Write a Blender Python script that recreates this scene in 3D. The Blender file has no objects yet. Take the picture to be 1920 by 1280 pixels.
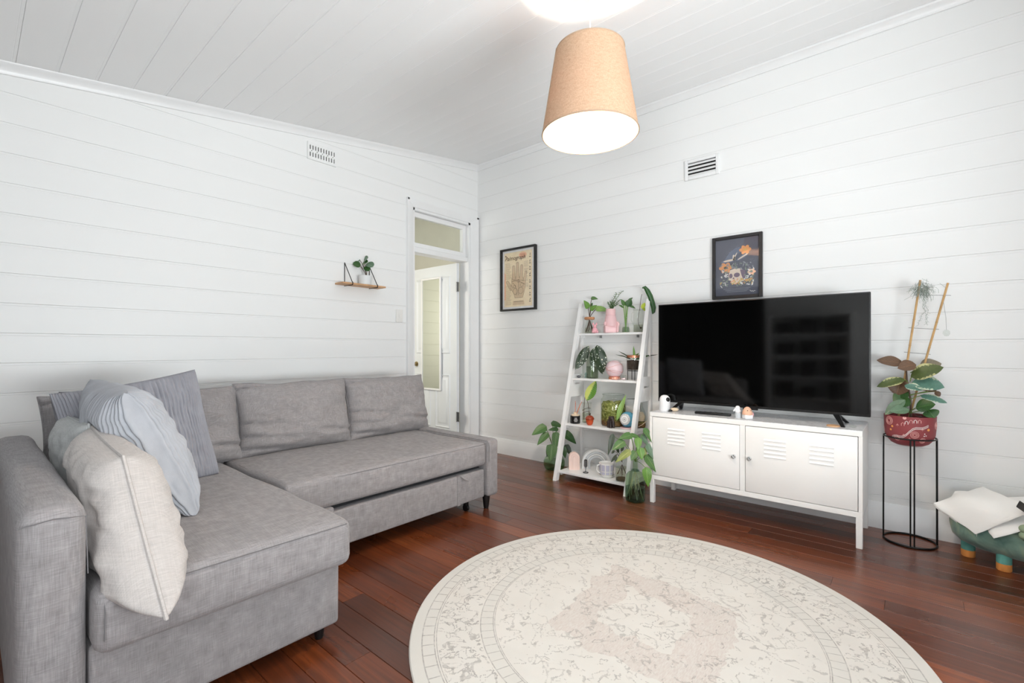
import bpy, bmesh, math, random
from mathutils import Vector, Matrix, noise
R = math.radians
PI = math.pi
random.seed(7)
scene = bpy.context.scene
COL = scene.collection

def lin(c):
    return tuple(((x/255)/12.92 if x/255 <= .04045 else ((x/255+.055)/1.055)**2.4) for x in c)

# ------------------------------------------------------------------ camera, world, lights, exposure
VIEW = R(40.6)                                   # yaw of the photographer's view
cd = bpy.data.cameras.new('camera'); cam = bpy.data.objects.new('camera', cd); COL.objects.link(cam)
cd.sensor_width = 36; cd.lens = 877/1920*36; cd.shift_y = 13/1920; cd.clip_start = .02
cam.location = (3.549, -3.575, 1.076); cam.rotation_euler = (R(90), 0, VIEW)
scene.camera = cam

w = bpy.data.worlds.new('sky'); scene.world = w; w.use_nodes = True
bg = w.node_tree.nodes['Background']; bg.inputs[0].default_value = (.86, .93, 1, 1); bg.inputs[1].default_value = 1.0

def area(name, loc, rot, sx, sy, power, col):
    l = bpy.data.lights.new(name, 'AREA'); l.shape = 'RECTANGLE'; l.size = sx; l.size_y = sy
    l.energy = power; l.color = col
    o = bpy.data.objects.new(name, l); COL.objects.link(o); o.location = loc; o.rotation_euler = rot
    return o
RX, RY = 4.62, -4.85                              # right wall and rear wall of the room
# window daylight, its lamps tilted up to imitate flash bounced off the ceiling
area('side_window_fill', (RX+.40, -2.75, .80), (0, R(90+55), 0), .8, 2.2, 152, (.97, .985, 1))
area('rear_window_fill', (3.85, RY-.40, .80), (R(90+55), 0, R(42)), 1.0, .8, 55, (.97, .985, 1))
area('hall_fill', (-.9, -2.42, 1.5), (R(90), 0, 0), .9, 1.2, 20, (1, .95, .84))  # added lamp that brightens the hall, no window is seen there

vs = scene.view_settings
vs.view_transform = 'Standard'; vs.look = 'None'; vs.gamma = 1; vs.use_curve_mapping = False
vs.exposure = 0.26

# ------------------------------------------------------------------ materials
def nodes_of(m):
    m.use_nodes = True
    nt = m.node_tree
    return nt, nt.nodes['Principled BSDF']
def N(nt, typ, **kw):
    n = nt.nodes.new(typ)
    for k, v in kw.items(): setattr(n, k, v)
    return n
def ramp(nt, fac, stops):
    r = N(nt, 'ShaderNodeValToRGB'); e = r.color_ramp.elements
    while len(e) < len(stops): e.new(.5)
    for el, (p, c) in zip(e, stops):
        el.position = p; el.color = (*c, 1) if len(c) == 3 else c
    nt.links.new(fac, r.inputs[0]); return r.outputs[0]
def mixc(nt, fac, a, b, mode='MIX'):
    m = N(nt, 'ShaderNodeMix', data_type='RGBA', blend_type=mode)
    for sock, v in ((m.inputs[0], fac), (m.inputs[6], a), (m.inputs[7], b)):
        if hasattr(v, 'is_linked') or hasattr(v, 'links'): nt.links.new(v, sock)
        elif isinstance(v, (int, float)): sock.default_value = v
        else: sock.default_value = (*v, 1)
    return m.outputs[2]
def mth(nt, op, a, b=None, clamp=False):
    m = N(nt, 'ShaderNodeMath', operation=op); m.use_clamp = clamp
    for i, v in enumerate((a, b)):
        if v is None: continue
        if isinstance(v, (int, float)): m.inputs[i].default_value = v
        else: nt.links.new(v, m.inputs[i])
    return m.outputs[0]
def coords(nt, kind='Object', scale=(1, 1, 1), rot=(0, 0, 0)):
    mp = N(nt, 'ShaderNodeMapping'); mp.inputs['Scale'].default_value = scale; mp.inputs['Rotation'].default_value = rot
    if kind == 'Position':
        g = N(nt, 'ShaderNodeNewGeometry'); nt.links.new(g.outputs['Position'], mp.inputs[0])
    else:
        t = N(nt, 'ShaderNodeTexCoord'); nt.links.new(t.outputs[kind], mp.inputs[0])
    return mp.outputs[0]
def noise_tex(nt, vec, scale, detail=3, rough=.5, dist=0):
    n = N(nt, 'ShaderNodeTexNoise'); n.inputs['Scale'].default_value = scale; n.inputs['Detail'].default_value = detail
    n.inputs['Roughness'].default_value = rough; n.inputs['Distortion'].default_value = dist
    nt.links.new(vec, n.inputs['Vector']); return n.outputs['Fac']
def bump(nt, p, h, strength, dist=.002):
    b = N(nt, 'ShaderNodeBump'); b.inputs['Strength'].default_value = strength; b.inputs['Distance'].default_value = dist
    nt.links.new(h, b.inputs['Height']); nt.links.new(b.outputs[0], p.inputs['Normal'])

M = {}
def mat(name, rgb, rough=.5, metal=0, var=.06, nscale=8, bmp=0, bscale=60, spec=.5, coat=0):
    m = bpy.data.materials.new(name); nt, p = nodes_of(m)
    c = lin(rgb); v = coords(nt)
    f = noise_tex(nt, v, nscale, 4)
    nt.links.new(ramp(nt, f, [(.3, tuple(x*(1-var) for x in c)), (.7, tuple(min(1, x*(1+var)) for x in c))]), p.inputs['Base Color'])
    p.inputs['Roughness'].default_value = rough; p.inputs['Metallic'].default_value = metal
    p.inputs['Specular IOR Level'].default_value = spec; p.inputs['Coat Weight'].default_value = coat
    if bmp: bump(nt, p, noise_tex(nt, v, bscale, 4), bmp)
    M[name] = m; return m

mat('wall_paint', (243, 243, 242), .42, var=.012, nscale=3, bmp=.06, bscale=25)
mat('ceiling_paint', (248, 248, 248), .5, var=.012, nscale=3, bmp=.06, bscale=25)
mat('trim_paint', (242, 242, 242), .3, var=.01)
mat('added_room_paint', (84, 86, 90), .6, var=.03)
mat('hall_paint', (226, 224, 212), .5, var=.02, nscale=3)
mat('door_paint', (232, 235, 238), .32, var=.01)
mat('white_metal', (250, 249, 247), .35, var=.008, spec=.4)
mat('white_lacquer', (246, 245, 244), .35, var=.008)
mat('black_frame', (26, 25, 25), .4)
mat('grey_frame', (44, 43, 44), .4)
mat('black_plastic', (16, 16, 17), .38, var=.02)
mat('black_wire', (22, 22, 22), .4, metal=.4)
mat('dark_void', (18, 15, 13), .8)
mat('chrome', (190, 190, 190), .22, metal=1, var=.02)
mat('brass', (176, 158, 120), .3, metal=1, var=.05)
mat('steel', (150, 150, 150), .35, metal=1, var=.05)
mat('ivory_plastic', (240, 238, 234), .4, var=.01)
mat('white_plastic', (244, 244, 246), .3, var=.01)
mat('cork', (196, 140, 100), .8, var=.2, nscale=40)
mat('light_wood', (205, 160, 118), .55, var=.15, nscale=14)
mat('bamboo', (200, 160, 106), .5, var=.18, nscale=18)
mat('dark_wood', (52, 38, 34), .45, var=.25, nscale=25)
mat('pink_ceramic', (240, 198, 200), .35, var=.03)
mat('pink_wax', (246, 218, 208), .6, var=.02)
mat('pink_resin', (244, 180, 188), .4, var=.03)
mat('rose_glass', (232, 205, 210), .35, var=.06, nscale=20)
mat('copper', (222, 140, 108), .35, metal=.6, var=.05)
mat('orange_ceramic', (196, 78, 36), .28, var=.12, nscale=20)
mat('rust_ceramic', (150, 62, 36), .3, var=.15, nscale=30)
mat('grey_ceramic', (200, 204, 208), .5, var=.03)
mat('pale_grey_ceramic', (226, 228, 228), .55, var=.02)
mat('lilac_ceramic', (196, 194, 214), .4, var=.03)
mat('white_ceramic', (242, 240, 238), .4, var=.01)
mat('blue_ceramic', (92, 166, 196), .35, var=.2, nscale=60)
mat('navy_ceramic', (26, 34, 62), .35, var=.05)
mat('soil', (58, 44, 36), .9, var=.4, nscale=50, bmp=.5, bscale=60)
mat('gravel', (110, 92, 72), .8, var=.5, nscale=90)
mat('reed', (214, 120, 78), .7, var=.1)
mat('peach', (242, 190, 160), .6, var=.03)
mat('cream', (228, 206, 178), .6, var=.08, nscale=30)
mat('grey_stone', (92, 92, 96), .45, var=.3, nscale=40)
mat('maroon_pot', (142, 62, 66), .55, var=.04)
mat('paint_pink', (232, 178, 172), .6, var=.03)
mat('paint_orange', (238, 164, 92), .6, var=.03)
mat('paint_white', (245, 240, 238), .6, var=.01)
mat('silver_moss', (150, 160, 150), .8, var=.25, nscale=60)
mat('stem_green', (104, 130, 62), .55, var=.15)
mat('stem_brown', (86, 66, 52), .6, var=.2)
mat('root', (196, 190, 160), .7, var=.15)
mat('root_brown', (92, 70, 54), .7, var=.2)
mat('towel', (244, 243, 240), .85, var=.01, bmp=.25, bscale=300)
mat('teal_plush', (96, 160, 150), .85, var=.1, nscale=20)
mat('orange_plush', (226, 150, 78), .85, var=.08)
mat('sage_plush', (150, 168, 140), .9, var=.12, nscale=20)
mat('shadow_gap', (40, 40, 43), .9, var=.05)
mat('book_dark', (46, 42, 44), .6, var=.1)

def fabric(name, rgb, dark, light, s=1.0, bs=.25):
    m = bpy.data.materials.new(name); nt, p = nodes_of(m)
    a = noise_tex(nt, coords(nt, 'Object', (18*s, 18*s, 420*s)), 1, 2)
    b = noise_tex(nt, coords(nt, 'Object', (18*s, 420*s, 18*s)), 1, 2)
    c = noise_tex(nt, coords(nt, 'Object', (420*s, 18*s, 18*s)), 1, 2)
    tot = mth(nt, 'ADD', mth(nt, 'ADD', a, b), c)
    big = noise_tex(nt, coords(nt), 3, 3)
    tot2 = mth(nt, 'ADD', mth(nt, 'MULTIPLY', tot, .9), mth(nt, 'MULTIPLY', big, .3))
    base = lin(rgb)
    col = ramp(nt, mth(nt, 'MULTIPLY', tot2, .5), [(.55, tuple(x*dark for x in base)), (.75, base), (.92, tuple(min(1, x*light) for x in base))])
    nt.links.new(col, p.inputs['Base Color'])
    p.inputs['Roughness'].default_value = .95; p.inputs['Specular IOR Level'].default_value = .15
    p.inputs['Sheen Weight'].default_value = .12
    bump(nt, p, tot, bs, .0015)
    M[name] = m
fabric('sofa_fabric', (146, 142, 143), .76, 1.25, 1.5)
fabric('linen', (188, 182, 179), .86, 1.12, 1.2)
fabric('linen_grey', (182, 184, 184), .84, 1.12, 1.2)
mat('corduroy', (152, 152, 159), .95, var=.08, nscale=14, bmp=.3, bscale=420, spec=.1)
mat('corduroy_light', (174, 176, 182), .95, var=.07, nscale=14, bmp=.3, bscale=420, spec=.1)
mat('corduroy_dark', (116, 115, 121), .95, var=.08, nscale=14, bmp=.3, bscale=420, spec=.1)
mat('seam_thread', (112, 110, 112), .9, var=.05)

def plush_tie():
    m = bpy.data.materials.new('green_plush'); nt, p = nodes_of(m)
    f = noise_tex(nt, coords(nt), 7, 3, .6, .8)
    nt.links.new(ramp(nt, f, [(.32, lin((84, 118, 110))), (.5, lin((122, 152, 138))), (.62, lin((150, 168, 142))), (.75, lin((102, 134, 128)))]), p.inputs['Base Color'])
    p.inputs['Roughness'].default_value = .95; p.inputs['Sheen Weight'].default_value = .3
    bump(nt, p, noise_tex(nt, coords(nt), 120, 3), .3); M['green_plush'] = m
plush_tie()

def floor_mat():
    m = bpy.data.materials.new('floor_timber'); nt, p = nodes_of(m)
    oi = N(nt, 'ShaderNodeObjectInfo'); rnd = oi.outputs['Random']
    g = N(nt, 'ShaderNodeNewGeometry')
    off = N(nt, 'ShaderNodeVectorMath', operation='SCALE'); cmb = N(nt, 'ShaderNodeCombineXYZ')
    for i in range(3): nt.links.new(rnd, cmb.inputs[i])
    nt.links.new(cmb.outputs[0], off.inputs[0]); off.inputs['Scale'].default_value = 37
    add = N(nt, 'ShaderNodeVectorMath', operation='ADD'); nt.links.new(g.outputs['Position'], add.inputs[0]); nt.links.new(off.outputs[0], add.inputs[1])
    def mp(s):
        k = N(nt, 'ShaderNodeMapping'); k.inputs['Scale'].default_value = s; nt.links.new(add.outputs[0], k.inputs[0]); return k.outputs[0]
    grain = noise_tex(nt, mp((2.2, 55, 20)), 1, 5, .6, .6)
    fine = noise_tex(nt, mp((6, 260, 60)), 1, 3)
    streak = noise_tex(nt, mp((1.6, 30, 10)), 1, 2, .5, .3)
    blot = noise_tex(nt, mp((1.6, 4, 4)), 1, 3)
    base = ramp(nt, rnd, [(0, lin((78, 36, 18))), (.3, lin((108, 52, 24))), (.6, lin((128, 64, 30))), (.85, lin((94, 44, 22))), (1, lin((146, 76, 36)))])
    c1 = mixc(nt, ramp(nt, grain, [(.35, (0, 0, 0)), (.65, (1, 1, 1))]), mixc(nt, 1, base, (.62, .58, .55), 'MULTIPLY'), mixc(nt, 1, base, (1.22, 1.15, 1.08), 'MULTIPLY'))
    c2 = mixc(nt, mth(nt, 'MULTIPLY', fine, .35), c1, (.03, .012, .008))
    c3 = mixc(nt, ramp(nt, streak, [(.70, (0, 0, 0)), (.78, (.85, .85, .85))]), c2, (.02, .011, .009))
    c4 = mixc(nt, mth(nt, 'MULTIPLY', blot, .25), c3, (.16, .06, .03))
    nt.links.new(c4, p.inputs['Base Color'])
    p.inputs['Roughness'].default_value = .3
    nt.links.new(ramp(nt, blot, [(.3, (.24,)*3), (.7, (.38,)*3)]), p.inputs['Roughness'])
    p.inputs['Specular IOR Level'].default_value = .5; p.inputs['Coat Weight'].default_value = .25; p.inputs['Coat Roughness'].default_value = .18
    bump(nt, p, grain, .12, .002); M['floor'] = m
floor_mat()

def rug_mat():
    m = bpy.data.materials.new('rug_pile'); nt, p = nodes_of(m)
    tc = N(nt, 'ShaderNodeTexCoord'); ob = tc.outputs['Object']
    sep = N(nt, 'ShaderNodeSeparateXYZ'); nt.links.new(ob, sep.inputs[0]); X, Y = sep.outputs[0], sep.outputs[1]
    r = mth(nt, 'SQRT', mth(nt, 'ADD', mth(nt, 'MULTIPLY', X, X), mth(nt, 'MULTIPLY', Y, Y)))
    an = mth(nt, 'ARCTAN2', Y, X)
    def band(c, wd):      # thin ring line
        return mth(nt, 'LESS_THAN', mth(nt, 'ABSOLUTE', mth(nt, 'SUBTRACT', r, c)), wd)
    def between(a, b):
        return mth(nt, 'MULTIPLY', mth(nt, 'GREATER_THAN', r, a), mth(nt, 'LESS_THAN', r, b))
    rings = mth(nt, 'MAXIMUM', mth(nt, 'MAXIMUM', band(.872, .0022), band(.828, .002)), mth(nt, 'MAXIMUM', mth(nt, 'MAXIMUM', band(.820, .0018), band(.655, .002)), mth(nt, 'MAXIMUM', band(.606, .002), band(.600, .0014))))
    ticks = mth(nt, 'MULTIPLY', mth(nt, 'GREATER_THAN', mth(nt, 'SINE', mth(nt, 'MULTIPLY', an, 92)), .965), mth(nt, 'MAXIMUM', between(.606, .655), between(.828, .872)))
    # pixelated (knotted) coordinates so that motifs look hand-knotted
    sn = N(nt, 'ShaderNodeVectorMath', operation='SNAP'); nt.links.new(ob, sn.inputs[0]); sn.inputs[1].default_value = (.004, .004, .004)
    def contour(scale, wd, lvl=.5, det=1.2):
        n = noise_tex(nt, sn.outputs[0], scale, det, .5, .7)
        return mth(nt, 'LESS_THAN', mth(nt, 'ABSOLUTE', mth(nt, 'SUBTRACT', n, lvl)), wd)
    broken = ramp(nt, noise_tex(nt, ob, 26, 2), [(.36, (0,)*3), (.48, (1,)*3)])
    flower = mth(nt, 'MULTIPLY', mth(nt, 'MAXIMUM', contour(15, .020, .46), contour(26, .024, .58)), broken)
    out_b = mth(nt, 'MULTIPLY', flower, between(.662, .815))
    inn = mth(nt, 'MULTIPLY', mth(nt, 'MULTIPLY', mth(nt, 'MAXIMUM', contour(12, .016, .42), contour(20, .018, .60)), broken), mth(nt, 'LESS_THAN', r, .595))
    diam = mth(nt, 'ADD', mth(nt, 'ABSOLUTE', mth(nt, 'MULTIPLY', mth(nt, 'ADD', X, Y), .72)), mth(nt, 'ABSOLUTE', mth(nt, 'MULTIPLY', mth(nt, 'SUBTRACT', X, Y), .60)))
    sepS = N(nt, 'ShaderNodeSeparateXYZ'); nt.links.new(sn.outputs[0], sepS.inputs[0])
    wear = noise_tex(nt, ob, 7, 4)
    ring_d = mth(nt, 'MULTIPLY', mth(nt, 'GREATER_THAN', mth(nt, 'ADD', diam, mth(nt, 'MULTIPLY', mth(nt, 'SUBTRACT', wear, .5), .22)), .20), mth(nt, 'LESS_THAN', mth(nt, 'ADD', diam, mth(nt, 'MULTIPLY', mth(nt, 'SUBTRACT', wear, .5), .22)), .40))
    fine = noise_tex(nt, coords(nt, 'Object', (300, 60, 60)), 1, 2)
    base = mixc(nt, wear, lin((218, 213, 206)), lin((232, 228, 222)))
    base = mixc(nt, mth(nt, 'MULTIPLY', ring_d, mth(nt, 'MULTIPLY', ramp(nt, fine, [(.3, (.15,)*3), (.65, (.65,)*3)]), 1.0)), base, lin((206, 192, 185)))
    pale = mth(nt, 'MULTIPLY', mth(nt, 'MAXIMUM', between(.606, .655), between(.828, .93)), .35)
    base = mixc(nt, pale, base, lin((212, 210, 204)))
    lines = mth(nt, 'MAXIMUM', mth(nt, 'MAXIMUM', rings, ticks), mth(nt, 'MAXIMUM', out_b, mth(nt, 'MULTIPLY', inn, .8)))
    lines = mth(nt, 'MULTIPLY', lines, ramp(nt, noise_tex(nt, ob, 60, 2), [(.3, (.25,)*3), (.7, (.75,)*3)]))
    base = mixc(nt, lines, base, lin((150, 144, 140)))
    teal = mth(nt, 'MULTIPLY', mth(nt, 'GREATER_THAN', noise_tex(nt, sn.outputs[0], 11, 2, .5, .3), .77), mth(nt, 'LESS_THAN', r, .55))
    base = mixc(nt, mth(nt, 'MULTIPLY', teal, .55), base, lin((120, 140, 136)))
    nt.links.new(base, p.inputs['Base Color']); p.inputs['Roughness'].default_value = .95; p.inputs['Specular IOR Level'].default_value = .1
    bump(nt, p, noise_tex(nt, ob, 420, 2), .35, .002); M['rug'] = m
rug_mat()

def marble_mat():
    m = bpy.data.materials.new('marble_film'); nt, p = nodes_of(m)
    n = noise_tex(nt, coords(nt, 'Object', (3, 9, 3), (0, 0, .5)), 2.2, 6, .62, 1.6)
    nt.links.new(ramp(nt, n, [(.35, lin((196, 198, 202))), (.47, lin((236, 236, 238))), (.52, lin((176, 178, 184))), (.56, lin((238, 238, 240))), (.7, lin((222, 223, 226)))]), p.inputs['Base Color'])
    p.inputs['Roughness'].default_value = .28; M['marble'] = m
marble_mat()

def screen_mat():
    m = bpy.data.materials.new('tv_screen'); nt, p = nodes_of(m)
    f = noise_tex(nt, coords(nt), 2, 1)
    nt.links.new(ramp(nt, f, [(.3, (.0012,)*3), (.7, (.0018,)*3)]), p.inputs['Base Color'])
    p.inputs['Roughness'].default_value = .06; p.inputs['Specular IOR Level'].default_value = .42
    M['screen'] = m
screen_mat()

def mirror_mat():
    m = bpy.data.materials.new('mirror_glass'); nt, p = nodes_of(m)
    nt.links.new(ramp(nt, noise_tex(nt, coords(nt), 2, 1), [(0, (.80, .84, .80)), (1, (.82, .86, .82))]), p.inputs['Base Color'])
    p.inputs['Metallic'].default_value = 1; p.inputs['Roughness'].default_value = .03; M['mirror'] = m
mirror_mat()

def glass(name, rgb, strength=.9, rough=.03, ior=1.45):
    """thin blown glass: tinted see-through body with a fresnel reflection"""
    m = bpy.data.materials.new(name); m.use_nodes = True; nt = m.node_tree
    for n in list(nt.nodes):
        if n.type != 'OUTPUT_MATERIAL': nt.nodes.remove(n)
    out = [n for n in nt.nodes][0]
    t = N(nt, 'ShaderNodeBsdfTransparent'); g = N(nt, 'ShaderNodeBsdfGlossy'); g.inputs['Roughness'].default_value = rough
    lw = N(nt, 'ShaderNodeLayerWeight'); lw.inputs['Blend'].default_value = .5
    f0 = ((ior-1)/(ior+1))**2
    fr_ = mth(nt, 'ADD', mth(nt, 'MULTIPLY', mth(nt, 'POWER', lw.outputs['Facing'], 5), 1-f0), f0)   # Schlick, the same on both faces
    nz = noise_tex(nt, coords(nt), 12, 2)
    c = lin(rgb)
    nt.links.new(ramp(nt, nz, [(.3, tuple(x*.985 for x in c)), (.7, c)]), t.inputs[0])
    mx = N(nt, 'ShaderNodeMixShader'); nt.links.new(mth(nt, 'MULTIPLY', fr_, strength), mx.inputs[0])
    nt.links.new(t.outputs[0], mx.inputs[1]); nt.links.new(g.outputs[0], mx.inputs[2]); nt.links.new(mx.outputs[0], out.inputs[0])
    M[name] = m
glass('clear_glass', (248, 250, 248))
glass('window_glass', (250, 252, 252), .8)
glass('green_glass', (222, 236, 218))
glass('teal_glass', (216, 232, 228))
glass('smoke_glass', (224, 230, 220))
glass('water', (244, 246, 238), .4)
glass('picture_glass', (255, 255, 255), .9, .02, 1.5)

def moss_mat():
    m = bpy.data.materials.new('terrarium_moss'); nt, p = nodes_of(m)
    sep = N(nt, 'ShaderNodeSeparateXYZ'); nt.links.new(coords(nt), sep.inputs[0])
    n = noise_tex(nt, coords(nt), 40, 5, .65, 1.2)
    up = ramp(nt, n, [(.32, lin((58, 62, 18))), (.48, lin((118, 124, 48))), (.6, lin((176, 178, 110))), (.72, lin((92, 98, 34)))])
    low = ramp(nt, n, [(.35, lin((70, 48, 26))), (.55, lin((140, 100, 52))), (.7, lin((86, 62, 34)))])
    f = ramp(nt, mth(nt, 'ADD', mth(nt, 'MULTIPLY', sep.outputs[2], 8), mth(nt, 'MULTIPLY', n, .5)), [(.5, (0,)*3), (.8, (1,)*3)])
    nt.links.new(mixc(nt, f, low, up), p.inputs['Base Color']); p.inputs['Roughness'].default_value = .9
    bump(nt, p, n, .8, .006); M['moss'] = m
moss_mat()

def leaf_mat(name, a, b, kind='vein', rough=.38):
    m = bpy.data.materials.new(name); nt, p = nodes_of(m)
    t = N(nt, 'ShaderNodeTexCoord'); sep = N(nt, 'ShaderNodeSeparateXYZ'); nt.links.new(t.outputs['UV'], sep.inputs[0])
    U, V = sep.outputs[0], sep.outputs[1]
    au = mth(nt, 'ABSOLUTE', mth(nt, 'SUBTRACT', U, .5))
    ca, cb = lin(a), lin(b)
    n = noise_tex(nt, coords(nt, 'UV', (3, 5, 1)), 2, 3)
    if kind == 'vein':
        side = mth(nt, 'SINE', mth(nt, 'MULTIPLY', mth(nt, 'SUBTRACT', V, mth(nt, 'MULTIPLY', au, .8)), 44))
        fac = mth(nt, 'MAXIMUM', mth(nt, 'LESS_THAN', au, .022), mth(nt, 'MULTIPLY', mth(nt, 'GREATER_THAN', side, .86), .45))
        col = mixc(nt, mth(nt, 'MULTIPLY', fac, .55), mixc(nt, n, tuple(x*.75 for x in ca), tuple(x*1.25 for x in ca)), cb)
    elif kind == 'spots':
        v = N(nt, 'ShaderNodeTexVoronoi'); v.inputs['Scale'].default_value = 1; v.inputs['Randomness'].default_value = .75
        nt.links.new(coords(nt, 'UV', (7, 12, 1)), v.inputs['Vector'])
        fac = mth(nt, 'LESS_THAN', v.outputs['Distance'], .30)
        col = mixc(nt, fac, mixc(nt, n, tuple(x*.7 for x in ca), tuple(x*1.25 for x in ca)), cb)
    elif kind == 'half':
        j = mth(nt, 'ADD', U, mth(nt, 'MULTIPLY', mth(nt, 'SUBTRACT', noise_tex(nt, coords(nt, 'UV', (2, 14, 1)), 2, 2), .5), .35))
        fac = ramp(nt, j, [(.44, (1,)*3), (.56, (0,)*3)])
        side = mth(nt, 'GREATER_THAN', mth(nt, 'SINE', mth(nt, 'MULTIPLY', mth(nt, 'SUBTRACT', V, mth(nt, 'MULTIPLY', au, .8)), 50)), .8)
        col = mixc(nt, mth(nt, 'MAXIMUM', fac, mth(nt, 'MULTIPLY', side, .5)), ca, cb)
    else:   # variegated margin
        j = mth(nt, 'ADD', mth(nt, 'MULTIPLY', au, 2), mth(nt, 'MULTIPLY', mth(nt, 'SUBTRACT', noise_tex(nt, coords(nt, 'UV', (4, 7, 1)), 2, 3), .5), 1.1))
        fac = ramp(nt, j, [(.66, (0,)*3), (.78, (1,)*3)])
        col = mixc(nt, fac, mixc(nt, n, tuple(x*.7 for x in ca), tuple(x*1.3 for x in ca)), cb)
    nt.links.new(col, p.inputs['Base Color']); p.inputs['Roughness'].default_value = rough
    p.inputs['Subsurface Weight'].default_value = 0
    M[name] = m
leaf_mat('leaf_green', (74, 112, 56), (140, 168, 104))
leaf_mat('leaf_deep', (48, 86, 40), (96, 136, 74))
leaf_mat('leaf_dark', (50, 62, 44), (84, 96, 66))
leaf_mat('leaf_bright', (96, 140, 56), (160, 190, 108))
leaf_mat('leaf_pale', (126, 164, 80), (200, 218, 156))
leaf_mat('leaf_lime', (176, 196, 40), (206, 220, 90))
leaf_mat('leaf_yellow', (136, 146, 72), (206, 206, 120))
leaf_mat('leaf_sage', (96, 124, 98), (140, 162, 136))
leaf_mat('leaf_hoya', (44, 84, 40), (62, 104, 56), rough=.25)
leaf_mat('leaf_spotted', (44, 62, 40), (206, 212, 196), 'spots')
leaf_mat('leaf_half', (72, 132, 40), (206, 214, 116), 'half')
leaf_mat('leaf_ficus', (84, 98, 52), (196, 194, 140), 'margin')
leaf_mat('leaf_brown', (104, 78, 58), (146, 110, 84))
leaf_mat('leaf_teal', (92, 132, 118), (198, 210, 186), 'margin')
leaf_mat('leaf_grey', (128, 118, 100), (160, 150, 128))

def lampshade_mats():
    m = bpy.data.materials.new('linen_shade'); m.use_nodes = True; nt = m.node_tree
    for n in list(nt.nodes):
        if n.type != 'OUTPUT_MATERIAL': nt.nodes.remove(n)
    out = [n for n in nt.nodes][0]
    a = noise_tex(nt, coords(nt, 'Object', (60, 60, 700)), 1, 2); b = noise_tex(nt, coords(nt, 'Object', (700, 700, 40)), 1, 2)
    c = ramp(nt, mth(nt, 'MULTIPLY', mth(nt, 'ADD', a, b), .5), [(.35, lin((186, 152, 124))), (.65, lin((216, 184, 156)))])
    d = N(nt, 'ShaderNodeBsdfDiffuse'); t = N(nt, 'ShaderNodeBsdfTranslucent'); mx = N(nt, 'ShaderNodeMixShader'); mx.inputs[0].default_value = .055
    nt.links.new(c, d.inputs[0]); nt.links.new(mixc(nt, 1, c, (1, .55, .22), 'MULTIPLY'), t.inputs[0]); nt.links.new(d.outputs[0], mx.inputs[1]); nt.links.new(t.outputs[0], mx.inputs[2])
    nt.links.new(mx.outputs[0], out.inputs[0]); M['linen_shade'] = m
    m = bpy.data.materials.new('bulb_glow'); nt, p = nodes_of(m)
    p.inputs['Emission Color'].default_value = (1, .86, .68, 1); p.inputs['Emission Strength'].default_value = 640
    nt.links.new(ramp(nt, noise_tex(nt, coords(nt), 5, 1), [(0, (.9, .9, .88)), (1, (.92, .92, .9))]), p.inputs['Base Color']); M['bulb'] = m
lampshade_mats()
mat('shade_trim', (178, 152, 128), .8, var=.05)

# flat print colours
for n, c in dict(paper_tan=(253, 232, 198), paper_pink=(252, 200, 164), paper_white=(250, 249, 249), ink_brown=(104, 78, 56), ink_mid=(160, 130, 100), hand_tone=(228, 202, 168),
                 ink_red=(190, 96, 76), slate=(96, 98, 110), print_grey=(150, 152, 158), print_blue=(112, 120, 138), print_orange=(226, 160, 108), print_cream=(222, 206, 190), print_green=(140, 152, 136),
                 print_mauve=(124, 108, 124), print_yellow=(206, 176, 112), print_white=(226, 224, 222), print_dark=(58, 54, 60)).items():
    mat(n, c, .8, var=.05, nscale=16)

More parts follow.
